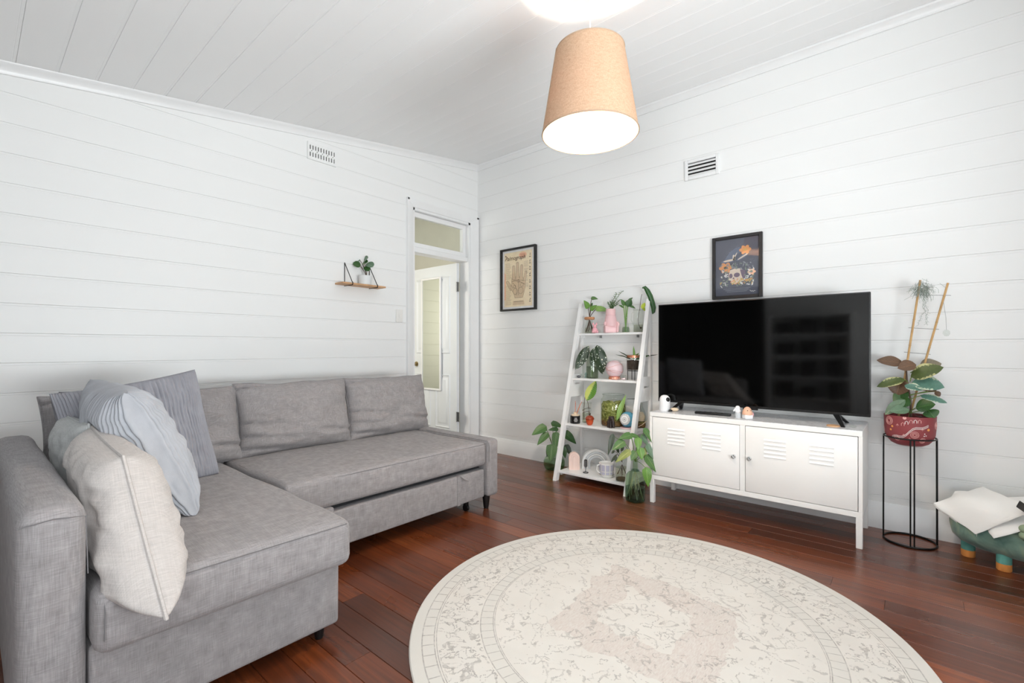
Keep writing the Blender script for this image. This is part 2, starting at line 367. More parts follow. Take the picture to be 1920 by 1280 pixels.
# ------------------------------------------------------------------ mesh building helpers
class MB:
    def __init__(s): s.v = []; s.f = []; s.uv = {}
    def add(s, vs, fs):
        o = len(s.v); s.v += [tuple(v) for v in vs]; s.f += [tuple(i+o for i in f) for f in fs]; return s
    def box(s, x0, x1, y0, y1, z0, z1):
        return s.add([(x0, y0, z0), (x1, y0, z0), (x1, y1, z0), (x0, y1, z0), (x0, y0, z1), (x1, y0, z1), (x1, y1, z1), (x0, y1, z1)],
                     [(0, 3, 2, 1), (4, 5, 6, 7), (0, 1, 5, 4), (1, 2, 6, 5), (2, 3, 7, 6), (3, 0, 4, 7)])
    def rbox(s, x0, x1, y0, y1, z0, z1, r=.01, seg=2):
        bm = bmesh.new(); bmesh.ops.create_cube(bm, size=1)
        for v in bm.verts: v.co = Vector(((x0+x1)/2+v.co.x*(x1-x0), (y0+y1)/2+v.co.y*(y1-y0), (z0+z1)/2+v.co.z*(z1-z0)))
        bmesh.ops.bevel(bm, geom=list(bm.edges), offset=r, segments=seg, profile=.5, affect='EDGES')
        bm.verts.index_update(); s.add([v.co[:] for v in bm.verts], [[v.index for v in f.verts] for f in bm.faces]); bm.free(); return s
    def tube(s, pts, r, n=8, caps=True):
        pts = [Vector(p) for p in pts]; rr = r if isinstance(r, (list, tuple)) else [r]*len(pts)
        vs = []; ref = None
        for i, p in enumerate(pts):
            t = (pts[min(i+1, len(pts)-1)]-pts[max(i-1, 0)]).normalized()
            if ref is None: ref = t.orthogonal().normalized()
            ref = (ref-t*ref.dot(t)); ref = ref.normalized() if ref.length > 1e-6 else t.orthogonal().normalized()
            b = t.cross(ref)
            for k in range(n):
                a = 2*PI*k/n; vs.append(p+(ref*math.cos(a)+b*math.sin(a))*rr[i])
        fs = [(i*n+k, i*n+(k+1) % n, (i+1)*n+(k+1) % n, (i+1)*n+k) for i in range(len(pts)-1) for k in range(n)]
        if caps: fs += [tuple(range(n-1, -1, -1)), tuple(range((len(pts)-1)*n, len(pts)*n))]
        return s.add(vs, fs)
    def ring(s, c, rad, r, n=40, m=8, axis='z'):
        vs = []; fs = []
        for i in range(n):
            a = 2*PI*i/n
            for k in range(m):
                b = 2*PI*k/m; q = rad+r*math.cos(b); p = (q*math.cos(a), q*math.sin(a), r*math.sin(b))
                if axis == 'y': p = (p[0], p[2], p[1])
                vs.append((c[0]+p[0], c[1]+p[1], c[2]+p[2]))
        fs = [(i*m+k, ((i+1) % n)*m+k, ((i+1) % n)*m+(k+1) % m, i*m+(k+1) % m) for i in range(n) for k in range(m)]
        return s.add(vs, fs)
    def lathe(s, prof, n=32, c=(0, 0, 0)):
        vs = []; fs = []; idx = []
        for (r, z) in prof:
            if r < 1e-6: idx.append([len(vs)]*n); vs.append((c[0], c[1], c[2]+z))
            else:
                idx.append([len(vs)+k for k in range(n)])
                vs += [(c[0]+r*math.cos(2*PI*k/n), c[1]+r*math.sin(2*PI*k/n), c[2]+z) for k in range(n)]
        for i in range(len(prof)-1):
            for k in range(n):
                q = [idx[i][k], idx[i][(k+1) % n], idx[i+1][(k+1) % n], idx[i+1][k]]
                q2 = []
                for a in q:
                    if a not in q2: q2.append(a)
                if len(q2) > 2: fs.append(tuple(q2))
        return s.add(vs, fs)
    def ball(s, c, r, n=20, m=12):
        if not isinstance(r, (tuple, list)): r = (r, r, r)
        o = len(s.v)
        s.lathe([(math.sin(PI*i/m), -math.cos(PI*i/m)) if 0 < i < m else (0, -1 if i == 0 else 1) for i in range(m+1)], n)
        for i in range(o, len(s.v)):
            v = s.v[i]; s.v[i] = (c[0]+v[0]*r[0], c[1]+v[1]*r[1], c[2]+v[2]*r[2])
        return s
    def prism(s, poly, ax, a, b):
        """poly in the two other axes (in xyz order), extruded along ax from a to b"""
        def P(p, t): return {'x': (t, p[0], p[1]), 'y': (p[0], t, p[1]), 'z': (p[0], p[1], t)}[ax]
        n = len(poly); vs = [P(p, a) for p in poly]+[P(p, b) for p in poly]
        return s.add(vs, [tuple(range(n)), tuple(range(2*n-1, n-1, -1))]+[(i, i+n, (i+1) % n+n, (i+1) % n) for i in range(n)])
    def xf(s, m, start=0):
        for i in range(start, len(s.v)): s.v[i] = tuple(m @ Vector(s.v[i]))
        return s
    def mesh(s, name, mt, sharp=38):
        me = bpy.data.meshes.new(name); me.from_pydata(s.v, [], s.f)
        bm = bmesh.new(); bm.from_mesh(me); bmesh.ops.recalc_face_normals(bm, faces=list(bm.faces)); bm.to_mesh(me); bm.free()
        for p in me.polygons: p.use_smooth = True
        me.set_sharp_from_angle(angle=R(sharp))
        if s.uv:
            l = me.uv_layers.new(name='UVMap')
            for lp in me.loops: l.data[lp.index].uv = s.uv.get(lp.vertex_index, (0, 0))
        me.materials.append(M[mt] if isinstance(mt, str) else mt)
        return me
    def build(s, name, mt, parent=None, sharp=38, label=None):
        o = bpy.data.objects.new(name, s.mesh(name, mt, sharp)); COL.objects.link(o)
        if parent: o.parent = parent
        if label: o['label'] = label
        return o

def tag(o, label, cat, group=None):
    o['label'] = label; o['category'] = cat
    if group: o['group'] = group
    return o
def struct(o): o['kind'] = 'structure'; return o
def thing(name, label, cat, loc=(0, 0, 0), rz=0, group=None):
    o = bpy.data.objects.new(name, None); COL.objects.link(o); o.empty_display_size = .05
    o.location = loc; o.rotation_euler = (0, 0, rz); return tag(o, label, cat, group)
def inst(name, me, parent, loc=(0, 0, 0), rot=(0, 0, 0), scale=(1, 1, 1)):
    o = bpy.data.objects.new(name, me); COL.objects.link(o); o.parent = parent
    o.location = loc; o.rotation_euler = rot; o.scale = scale; return o
def nz(x, y, z=0): return noise.noise(Vector((x, y, z)))
def bez(p0, p1, p2, n=8):
    p0, p1, p2 = Vector(p0), Vector(p1), Vector(p2)
    return [p0*(1-t)**2+p1*2*t*(1-t)+p2*t*t for t in [i/n for i in range(n+1)]]

# ------------------------------------------------------------------ room shell
SP = .1551                                         # pitch of the wall boards
def zc(y): return 3.03+.142*y                      # raked ceiling

def board_profile(S):                              # (outward depth d, height z); d<0 is behind the face
    return [(-.012, .0003), (-.0016, .0003), (0, .0016), (0, S-.0165), (-.0008, S-.0145), (-.0008, S-.0135), (0, S-.0115), (0, S-.0016), (-.0016, S-.0003), (-.012, S-.0003)]
pb = MB().prism([(-d, z) for d, z in board_profile(SP)], 'x', 0, 1)    # length along x, face towards -y
wall_board = pb.mesh('board', 'wall_paint', 4)

wall_back = struct(MB().box(-.12, RX+.12, .012, .12, 0, 3.3).build('wall_back', 'wall_paint'))
for k in range(-2, 19):
    z0 = .194+SP*k
    if z0+SP < .02: continue
    inst('board', wall_board, wall_back, (0, 0, z0), (0, 0, 0), (RX, 1, 1))

DY0, DY1, DZ = -.862, -.118, 2.395                 # door opening in the left wall
wl = MB().box(-.12, -.012, RY-.12, DY0, 0, 3.3).box(-.12, -.012, DY0, DY1, DZ, 3.3).box(-.12, -.012, DY1, .012, 0, 3.3)
wall_left = struct(wl.build('wall_left', 'wall_paint'))
for k in range(0, 20):
    z0 = .07+SP*k
    y1 = DY0-.001 if z0 < 2.33 else 0
    inst('board', wall_board, wall_left, (0, RY, z0), (0, 0, R(90)), (y1-RY, 1, 1))

# windows in the right and rear walls (behind the photographer)
def wall_with_hole(mb, ax, a, b, lo, hi, holes, zt):
    cur = lo
    def bx(u0, u1, z0, z1):
        if ax == 'x': mb.box(a, b, u0, u1, z0, z1)
        else: mb.box(u0, u1, a, b, z0, z1)
    for (h0, h1, z0, z1) in holes:
        bx(cur, h0, 0, zt); bx(h0, h1, 0, z0); bx(h0, h1, z1, zt); cur = h1
    bx(cur, hi, 0, zt)
    return mb
wall_right = struct(wall_with_hole(MB(), 'x', RX, RX+.12, RY-.12, .012, [(-3.9, -1.6, .65, 2.2)], 3.3).build('wall_right', 'wall_paint'))
wall_rear = struct(wall_with_hole(MB(), 'y', RY-.12, RY, -.012, RX, [(.12, 1.85, 0, 2.1), (3.3, 4.4, .65, 2.15)], 3.3).build('wall_rear', 'wall_paint'))
def window(name, ax, pos, u0, u1, z0, z1, cols, rows):
    fr = MB()
    def bx(mb, a0, a1, d0, d1, c0, c1):
        if ax == 'x': mb.box(pos+d0, pos+d1, a0, a1, c0, c1)
        else: mb.box(a0, a1, pos-d1, pos-d0, c0, c1)
    for (a0, a1, c0, c1) in ((u0-.07, u0, z0-.07, z1+.07), (u1, u1+.07, z0-.07, z1+.07), (u0, u1, z1, z1+.07), (u0, u1, z0-.07, z0)):
        bx(fr, a0, a1, -.025, .06, c0, c1)
    o = struct(fr.build(name, 'trim_paint'))
    for i in range(1, cols): 
        m = MB(); a = u0+(u1-u0)*i/cols; bx(m, a-.018, a+.018, 0, .05, z0, z1); m.build('mullion', 'trim_paint', o)
    for i in range(1, rows):
        m = MB(); c = z0+(z1-z0)*i/rows; bx(m, u0, u1, .005, .045, c-.018, c+.018); m.build('glazing_bar', 'trim_paint', o)
    for i in range(cols):
        for j in range(rows):
            m = MB(); bx(m, u0+(u1-u0)*i/cols+.018, u0+(u1-u0)*(i+1)/cols-.018, .022, .026, z0+(z1-z0)*j/rows+.018, z0+(z1-z0)*(j+1)/rows-.018)
            m.build('pane', 'window_glass', o)
    m = MB(); bx(m, u0-.09, u1+.09, -.06, .0, z0-.1, z0-.07); m.build('window_sill', 'trim_paint', o)
window('window_1', 'x', RX, -3.9, -1.6, .65, 2.2, 3, 2)
window('window_2', 'y', RY, 3.3, 4.4, .65, 2.15, 2, 2)
# wide opening into an added dim room, made to darken the television's reflection
AY = RY-2.6
struct(MB().box(-.3, -.2, AY, RY-.12, 0, 2.5).box(2.3, 2.4, AY, RY-.12, 0, 2.5).box(-.3, 2.4, AY-.1, AY, 0, 2.5).box(-.3, 2.4, AY, RY-.12, 2.5, 2.6).build('wall_added_room', 'added_room_paint'))
struct(MB().box(-.3, 2.4, AY, RY-.12, -.06, -.004).build('floor_added_room', 'dark_wood'))
struct(MB().box(.05, .12, RY, RY+.02, 0, 2.17).box(1.85, 1.92, RY, RY+.02, 0, 2.17).box(.12, 1.85, RY, RY+.02, 2.1, 2.17).build('trim_3', 'trim_paint'))

# ceiling: raked boards running parallel to the television wall
CP = .1595
ce = MB(); ce.add([(-.02, RY-.12, zc(RY-.12)+.012), (RX+.12, RY-.12, zc(RY-.12)+.012), (RX+.12, .1, zc(.1)+.012), (-.02, .1, zc(.1)+.012),
                   (-.02, RY-.12, zc(RY-.12)+.08), (RX+.12, RY-.12, zc(RY-.12)+.08), (RX+.12, .1, zc(.1)+.08), (-.02, .1, zc(.1)+.08)],
                  [(0, 3, 2, 1), (4, 5, 6, 7), (0, 1, 5, 4), (1, 2, 6, 5), (2, 3, 7, 6), (3, 0, 4, 7)])
ceiling = struct(ce.build('ceiling', 'ceiling_paint'))
cb = MB().prism([(t, -d+.142*t) for d, t in board_profile(CP)], 'x', 0, 1)
ceil_board = cb.mesh('board', 'ceiling_paint', 4)
k = 0
while True:
    y0 = -.06-CP*(k)                              # boards laid from the television wall
    if y0 < RY-.1: break
    inst('board', ceil_board, ceiling, (-.01, y0, zc(y0)), (0, 0, 0), (RX+.02, 1, 1)); k += 1

# floor: boards parallel to the television wall
FW = .1015
floor = struct(MB().box(-1.75, RX+.12, RY-.12, .5, -.06, -.018).build('floor', 'dark_wood'))
fb = MB().prism([(0.0004, -.018), (.0004, -.002), (.0018, 0), (FW-.0018, 0), (FW-.0004, -.002), (FW-.0004, -.018)], 'x', 0, 1)
floor_board = fb.mesh('floor_board', 'floor', 4)
rf = random.Random(5)
row = 0
while True:
    y1 = .0-FW*row
    if y1 < RY: break
    x = -.11 if y1-FW > DY0 and y1 < DY1+.1 else 0.0
    first = True
    while x < RX:
        L = rf.uniform(.5, 2.6) if first else rf.uniform(1.3, 3.2)
        if RX-x-L < .5: L = RX-x
        inst('floor_board', floor_board, floor, (x, y1-FW, 0), (0, 0, 0), (L-.0012, 1, 1)); x += L; first = False
    row += 1

# skirting and cornice
sk = [(0, 0), (.020, 0), (.020, .105), (.016, .112), (.016, .122), (.011, .130), (.008, .148), (.004, .155), (0, .155)]
struct(MB().prism([(-d, z) for d, z in sk], 'x', .0, RX).build('baseboard_back', 'trim_paint'))
struct(MB().prism([(d, z) for d, z in sk], 'y', RY, DY0-.075).build('baseboard_left', 'trim_paint'))
co = [(0, -.058), (.008, -.056), (.011, -.042), (.027, -.017), (.036, -.011), (.040, 0), (0, 0)]
struct(MB().prism([(-d, zc(0)+z-.142*d) for d, z in co], 'x', 0, RX).build('trim_1', 'trim_paint'))
m = MB(); n = len(co)
m.v = [(d, RY, zc(RY)+z) for d, z in co]+[(d, 0, zc(0)+z) for d, z in co]
m.f = [tuple(range(n)), tuple(range(2*n-1, n-1, -1))]+[(i, i+n, (i+1) % n+n, (i+1) % n) for i in range(n)]
struct(m.build('trim_2', 'trim_paint'))

# ------------------------------------------------------------------ hall beyond the door
HX, HY0, HY1, HZ = -1.7, -2.3, .45, 2.85
hall = struct(MB().box(HX-.1, HX-.012, HY0, HY1, 0, HZ).build('wall_hall_back', 'hall_paint'))
hb = MB().prism([(-d, z) for d, z in board_profile(SP)], 'x', 0, 1).mesh('board', 'hall_paint', 4)
for k in range(18):
    inst('board', hb, hall, (HX, HY0, .05+SP*k), (0, 0, R(90)), (HY1-HY0, 1, 1))
struct(MB().box(HX-.1, -.12, HY1, HY1+.1, 0, HZ).build('wall_hall_end', 'hall_paint'))
struct(MB().box(HX-.1, -1.35, HY0-.1, HY0, 0, HZ).box(-.45, -.12, HY0-.1, HY0, 0, HZ).box(-1.35, -.45, HY0-.1, HY0, 0, .9).box(-1.35, -.45, HY0-.1, HY0, 2.1, HZ).build('wall_hall_side', 'hall_paint'))  # side opening lets in the added hall lamp
struct(MB().box(HX-.1, -.12, HY0-.1, HY1+.1, HZ, HZ+.1).build('ceiling_hall', 'hall_paint'))
struct(MB().box(HX, -.12, HY0, HY1, -.017, -.001).build('floor_hall', 'dark_wood'))

# door_1: casing, jambs, transom light, leaf
door = bpy.data.objects.new('door_1', None); COL.objects.link(door); struct(door); door.location = (0, 0, 0)
prof = [(0, 0), (0, .012), (.012, .020), (.045, .022), (.055, .028), (.072, .028), (.074, 0)]   # (across from opening outwards, proud)
m = MB().prism([(p, DY0-a) for a, p in prof], 'z', 0, DZ+.074); m.build('casing', 'trim_paint', door)
m = MB().prism([(p, DY1+a*1.5) for a, p in prof], 'z', 0, DZ+.074); m.build('casing', 'trim_paint', door)
m = MB().prism([(p, DZ+a) for a, p in prof], 'y', DY0-.074, DY1+.11); m.build('casing', 'trim_paint', door)
MB().box(-.13, .004, DY0-.002, DY0+.022, 0, DZ).build('jamb', 'trim_paint', door)
MB().box(-.13, .004, DY1-.022, DY1+.002, 0, DZ).build('jamb', 'trim_paint', door)
MB().box(-.13, .004, DY0, DY1, DZ-.022, DZ+.002).build('head_jamb', 'trim_paint', door)
MB().rbox(-.125, -.008, DY0+.02, DY1-.02, 1.985, 2.035, .004, 1).build('transom_bar', 'trim_paint', door)
tr = MB()
ty0, ty1, tz0, tz1 = DY0+.022, DY1-.024, 2.035, 2.370
tr.box(-.075, -.035, ty0, ty0+.03, tz0, tz1).box(-.075, -.035, ty1-.045, ty1, tz0, tz1).box(-.075, -.035, ty0+.03, ty1-.045, tz0, tz0+.045).box(-.075, -.035, ty0+.03, ty1-.045, tz1-.045, tz1)
sash = tr.build('transom_sash', 'trim_paint', door)
MB().box(-.058, -.052, ty0+.03, ty1-.045, tz0+.045, tz1-.045).build('pane', 'window_glass', sash)
# leaf stands open at a right angle into the hall, hinged at the far jamb
LY = -.19
leaf_l, leaf_r, leaf_t = -.855, -.085, 1.972
lf = MB()
lf.box(leaf_l, leaf_r, LY-.036, LY, .012, leaf_t)
leafo = lf.build('door_leaf', 'door_paint', door)
def panel(x0, x1, z0, z1):
    m = MB(); y = LY-.036
    a = [(x0, z0), (x1, z0), (x1, z1), (x0, z1)]
    def ringq(i, yi, j, yj):
        def rect(i): return [(x0+i, z0+i), (x1-i, z0+i), (x1-i, z1-i), (x0+i, z1-i)]
        A, B = rect(i), rect(j); vs = [(p[0], yi, p[1]) for p in A]+[(p[0], yj, p[1]) for p in B]
        m.add(vs, [(k, (k+1) % 4, (k+1) % 4+4, k+4) for k in range(4)])
    ringq(0, y+.0, .010, y-.011); ringq(.010, y-.011, .024, y-.002); ringq(.024, y-.002, .040, y-.0015); ringq(.040, y-.0015, .062, y-.010)
    i = .062
    m.add([(x0+i, y-.010, z0+i), (x1-i, y-.010, z0+i), (x1-i, y-.010, z1-i), (x0+i, y-.010, z1-i)], [(0, 1, 2, 3)])
    m.build('door_panel', 'door_paint', leafo)
for (x0, x1) in ((-.755, -.505), (-.425, -.185)):
    panel(x0, x1, 1.02, 1.85); panel(x0, x1, .22, .80)
kb = MB(); kb.lathe([(0, 0), (.028, 0), (.028, .006), (.012, .010), (.011, .026), (.022, .034), (.027, .046), (.022, .058), (0, .062)], 20)
kb.xf(Matrix.Translation((-.755, LY-.036, .900)) @ Matrix.Rotation(R(90), 4, 'X'))
kb.build('door_knob', 'brass', leafo)
for hz in (1.72, .36):
    h = MB(); h.box(-.088, -.05, LY-.038, LY-.034, hz-.05, hz+.05); h.box(-.104, -.088, LY-.030, LY-.006, hz-.05, hz+.05)
    h.tube([(-.074, LY-.045, hz-.052), (-.074, LY-.045, hz+.052)], .007, 10)
    for q in (-.03, .01, .03): h.tube([(-.06, LY-.042, hz+q), (-.06, LY-.036, hz+q)], .004, 8)
    h.build('hinge', 'steel', leafo)

mr = thing('door_mirror', 'tall narrow white-framed mirror hung on the open door', 'mirror', (-.475, LY-.036-.012, .62))
MB().box(-.145, .145, -.012, -.009, .02, 1.21).build('mirror_glass', 'mirror', mr)
fm = MB()
for a in ((-.165, -.145, 0, 1.23), (.145, .165, 0, 1.23), (-.145, .145, 0, .02), (-.145, .145, 1.21, 1.23)):
    fm.rbox(a[0], a[1], -.020, 0, a[2], a[3], .003, 1)
fm.build('mirror_frame', 'white_lacquer', mr)

# light switch
sw = thing('light_switch', 'ivory light switch plate on the left wall beside the door', 'switch', (0, -1.014, 1.372), R(90))
MB().rbox(-.036, .036, -.008, 0, -.057, .057, .003, 2).build('switch_plate', 'ivory_plastic', sw)
MB().rbox(-.008, .008, -.012, -.008, -.014, .014, .001, 1).build('rocker', 'ivory_plastic', sw)

# ------------------------------------------------------------------ air vents
v1 = thing('wall_vent', 'small white pierced plaster vent with two rows of slots high on the left wall', 'vent', (0, -1.747, 2.607), R(90))
# local x runs along the wall (towards the corner), local -y into the room
fr = MB(); slots = []
xs = [(-.098+.0218*i) for i in range(10)]
grid_x = sorted(set([-.118, .118]+[x-.0045 for x in xs]+[x+.0045 for x in xs]))
rows = [(-.044, -.010), (.010, .044)]
for j, (a, b) in enumerate([(-.066, -.044), (-.044, -.010), (-.010, .010), (.010, .044), (.044, .066)]):
    if j in (1, 3):
        for i in range(len(grid_x)-1):
            if i % 2 == 0: fr.box(grid_x[i], grid_x[i+1], -.014, -.001, a, b)
    else: fr.box(-.118, .118, -.014, -.001, a, b)
fr.build('vent_plate', 'wall_paint', v1)
MB().box(-.11, .11, -.003, -.0005, -.055, .055).build('vent_void', 'dark_void', v1)
for x in xs[::2]:
    MB().box(x+.008, x+.013, -.0148, -.013, -.003, .003).build('peg_hole', 'dark_void', v1)

v2 = thing('wall_vent', 'white louvred air vent high on the television wall', 'vent', (2.353, 0, 2.425))
f2 = MB()
for a in ((-.125, -.102, -.075, .075), (.102, .125, -.075, .075), (-.102, .102, -.075, -.052), (-.102, .102, .052, .075)):
    f2.rbox(a[0], a[1], -.016, 0, a[2], a[3], .003, 1)
f2.build('vent_frame', 'trim_paint', v2)
MB().box(-.104, .104, -.003, -.0005, -.054, .054).build('vent_void', 'dark_void', v2)
for i in range(4):
    z = -.040+.027*i
    s_ = MB().add([(-.102, -.014, z-.010), (.102, -.014, z-.010), (.102, -.004, z+.006), (-.102, -.004, z+.006), (-.102, -.011, z-.012), (.102, -.011, z-.012), (.102, -.002, z+.004), (-.102, -.002, z+.004)],
             [(0, 1, 2, 3), (7, 6, 5, 4), (0, 4, 5, 1), (1, 5, 6, 2), (2, 6, 7, 3), (3, 7, 4, 0)])
    s_.build('louvre_slat', 'trim_paint', v2)

# ------------------------------------------------------------------ pendant lamp
LX, LYY, LZ = 2.422, -1.71, 2.058
lamp = thing('pendant_lamp', 'lit cream fabric pendant lamp with tapered drum shade hanging from the ceiling', 'lamp', (LX, LYY, LZ))
hh = .385; rb, rt = .218, .155
m = MB(); m.lathe([(rb, 0), (rb-.0315, hh/2), (rt, hh), (rt-.0015, hh), (rb-.033, hh/2), (rb-.0015, 0), (rb, 0)], 64); m.build('lamp_shade', 'linen_shade', lamp)
MB().ring((0, 0, .002), rb, .0035, 64, 6).build('shade_trim', 'shade_trim', lamp); MB().ring((0, 0, hh-.002), rt, .003, 64, 6).build('shade_trim', 'shade_trim', lamp)
aa = R(186)+VIEW
m = MB(); m.tube([((rb+.001)*math.cos(aa), (rb+.001)*math.sin(aa), 0), ((rt+.001)*math.cos(aa), (rt+.001)*math.sin(aa), hh)], .0028, 6); m.build('shade_seam', 'shade_trim', lamp)
m = MB()
for a in (0, 120, 240): m.tube([(.02*math.cos(R(a)), .02*math.sin(R(a)), hh-.05), ((rt-.001)*math.cos(R(a)), (rt-.001)*math.sin(R(a)), hh-.004)], .002, 6)
m.ring((0, 0, hh-.05), .021, .003, 24, 6); m.build('shade_spider', 'white_metal', lamp)
m = MB().lathe([(0, hh+.0), (.012, hh), (.02, hh-.03), (.022, .235), (.036, .205), (.0385, .184), (.034, .182), (.028, .20), (0, .222)], 28); m.build('lamp_holder_baffle', 'white_plastic', lamp)  # holder with a flared collar, shaped to block light towards the ceiling
m = MB().lathe([(0, .115), (.022, .12), (.036, .142), (.038, .16), (.03, .185), (.016, .212), (.014, .225), (0, .226)], 24); m.build('bulb', 'bulb', lamp)
ctop = zc(LYY)-LZ
MB().tube([(0, 0, hh-.005), (0, 0, ctop-.02)], .003, 8).build('cord', 'white_plastic', lamp)
MB().lathe([(0, ctop-.045), (.02, ctop-.045), (.05, ctop-.02), (.052, ctop+.006), (0, ctop+.006)], 28).build('ceiling_rose', 'white_plastic', lamp)

# ------------------------------------------------------------------ rug
rug = MB().lathe([(0, .0005), (.914, .0005), (.918, .004), (.914, .0085), (.905, .0095), (0, .0095)], 160).build('round_rug', 'rug')
rug.location = (2.75, -1.825, 0); tag(rug, 'large round cream rug with faded Persian pattern on the timber floor', 'rug')

# ------------------------------------------------------------------ sofa
SX0 = .45
sofa = thing('corner_sofa', 'grey fabric corner sofa bed with chaise and storage drawer', 'sofa', (0, 0, 0))
def soft(mb, amp, f=3.0, keep=None):
    for i, v in enumerate(mb.v):
        n_ = nz(v[0]*f, v[1]*f, v[2]*f)*amp
        mb.v[i] = (v[0]+n_*.4, v[1]+n_*.4, v[2]+n_)
    return mb
def grid_box(x0, x1, y0, y1, z0, z1, r, crown=0, amp=0, n=(26, 20, 5), seed=0):
    """a padded block: rounded box with enough vertices to sag and crown"""
    bm = bmesh.new(); bmesh.ops.create_cube(bm, size=1)
    for v in bm.verts: v.co = Vector(((x0+x1)/2+v.co.x*(x1-x0), (y0+y1)/2+v.co.y*(y1-y0), (z0+z1)/2+v.co.z*(z1-z0)))
    bmesh.ops.bevel(bm, geom=list(bm.edges), offset=r, segments=3, profile=.5, affect='EDGES')
    for ax in range(3):
        lo = (x0, y0, z0)[ax]; hi = (x1, y1, z1)[ax]
        for i in range(1, n[ax]):
            c = [0, 0, 0]; c[ax] = lo+r+(hi-lo-2*r)*i/n[ax]; no = [0, 0, 0]; no[ax] = 1
            bmesh.ops.bisect_plane(bm, geom=list(bm.verts)+list(bm.edges)+list(bm.faces), plane_co=c, plane_no=no)
    mb = MB(); bm.verts.index_update()
    for v in bm.verts:
        u = (v.co.x-x0)/(x1-x0)*2-1; q = (v.co.y-y0)/(y1-y0)*2-1; t = (v.co.z-z0)/(z1-z0)
        c = crown*max(0, 1-u**4)*max(0, 1-q**4)
        a = nz(v.co.x*5+seed, v.co.y*5, v.co.z*5)*amp
        mb.v.append((v.co.x+a*.5, v.co.y+a*.5, v.co.z+c*t+a*t))
    mb.f = [tuple(v.index for v in f.verts) for f in bm.faces]; bm.free()
    return mb
a_ = grid_box(SX0, 1.945, -3.502, -3.372, .045, .682, .04, .004, .004, (16, 3, 8), 1)
arm = a_.build('armrest', 'sofa_fabric', sofa, 60)
MB().tube([(1.943, -3.498, .648), (1.944, -3.435, .656), (1.943, -3.376, .648), (1.943, -3.372, .5)], .0013, 6).build('seam', 'seam_thread', arm)
grid_box(SX0, .60, -3.372, -1.27, .06, .60, .035, 0, .003, (3, 20, 6), 2).build('backrest', 'sofa_fabric', sofa, 60)
grid_box(.58, 1.925, -3.368, -2.668, .055, .300, .014, 0, .002, (10, 6, 3), 3).build('chaise_base', 'sofa_fabric', sofa, 60)
ch = grid_box(.58, 1.985, -3.366, -2.648, .285, .452, .034, .012, .005, (24, 14, 3), 4).build('chaise_cushion', 'sofa_fabric', sofa, 60)
MB().tube([(1.982, -3.33, .437), (1.984, -3.1, .438), (1.984, -2.9, .438), (1.980, -2.672, .436), (1.6, -2.652, .437), (1.2, -2.651, .437), (.75, -2.652, .437)], .0013, 6).build('seam', 'seam_thread', ch)
MB().tube([(1.975, -3.345, .437), (1.986, -3.345, .40), (1.986, -3.346, .33)], .0012, 6).build('seam', 'seam_thread', ch)
st = grid_box(.58, 1.395, -2.634, -1.318, .300, .452, .026, .010, .005, (14, 24, 3), 5).build('seat_cushion', 'sofa_fabric', sofa, 60)
MB().tube([(.8, -2.62, .447), (1.385, -2.622, .440), (1.392, -2.3, .441), (1.392, -1.8, .441), (1.392, -1.33, .440)], .0013, 6).build('seam', 'seam_thread', st)
MB().box(.62, 1.33, -2.66, -1.33, .13, .30).build('gap_shade_block', 'shadow_gap', sofa)  # dark block, the shade of the gap above the drawer put into its colour
dr = grid_box(1.30, 1.382, -2.50, -1.328, .088, .272, .010, 0, .003, (2, 14, 3), 6).build('drawer_front', 'sofa_fabric', sofa, 60)
m = MB()
m.add([(1.384, -1.55, .268), (1.384, -1.53, .268), (1.392, -1.525, .262), (1.392, -1.545, .262), (1.405, -1.490, .235), (1.405, -1.508, .232)], [(0, 1, 2, 3), (3, 2, 4, 5)])
m.tube([(1.384, -1.545, .27), (1.392, -1.54, .262), (1.408, -1.50, .236)], .004, 6)
m.build('pull_tab', 'sofa_fabric', dr)
MB().rbox(1.375, 1.3865, -1.575, -1.55, .088, .272, .001, 1).build('seam_band', 'sofa_fabric', dr)
MB().rbox(1.33, 1.40, -2.515, -2.40, .255, .300, .012, 2).build('drawer_corner_tab', 'sofa_fabric', dr)
sp = grid_box(SX0, 1.405, -1.312, -1.212, .085, .463, .022, .004, .003, (12, 3, 6), 7).build('side_panel', 'sofa_fabric', sofa, 60)
MB().tube([(.75, -1.308, .458), (1.39, -1.308, .456), (1.404, -1.306, .43), (1.404, -1.306, .32)], .0012, 6).build('seam', 'seam_thread', sp)
for (x, y) in ((1.36, -1.29), (.52, -1.26), (1.88, -3.44), (.52, -3.44)):
    MB().lathe([(0, 0), (.016, 0), (.028, .09), (0, .09)], 16, (x, y, 0)).build('foot', 'black_plastic', sofa)
MB().lathe([(0, 0), (.014, 0), (.022, .05), (.022, .056), (0, .056)], 16, (1.87, -2.72, 0)).build('foot', 'black_plastic', sofa)
for y in (-1.42, -2.4):
    c = MB().tube([(1.30, y-.01, .022), (1.30, y+.01, .022)], .022, 16); c.box(1.29, 1.31, y-.014, y+.014, .03, .088); c.build('castor', 'black_plastic', sofa)

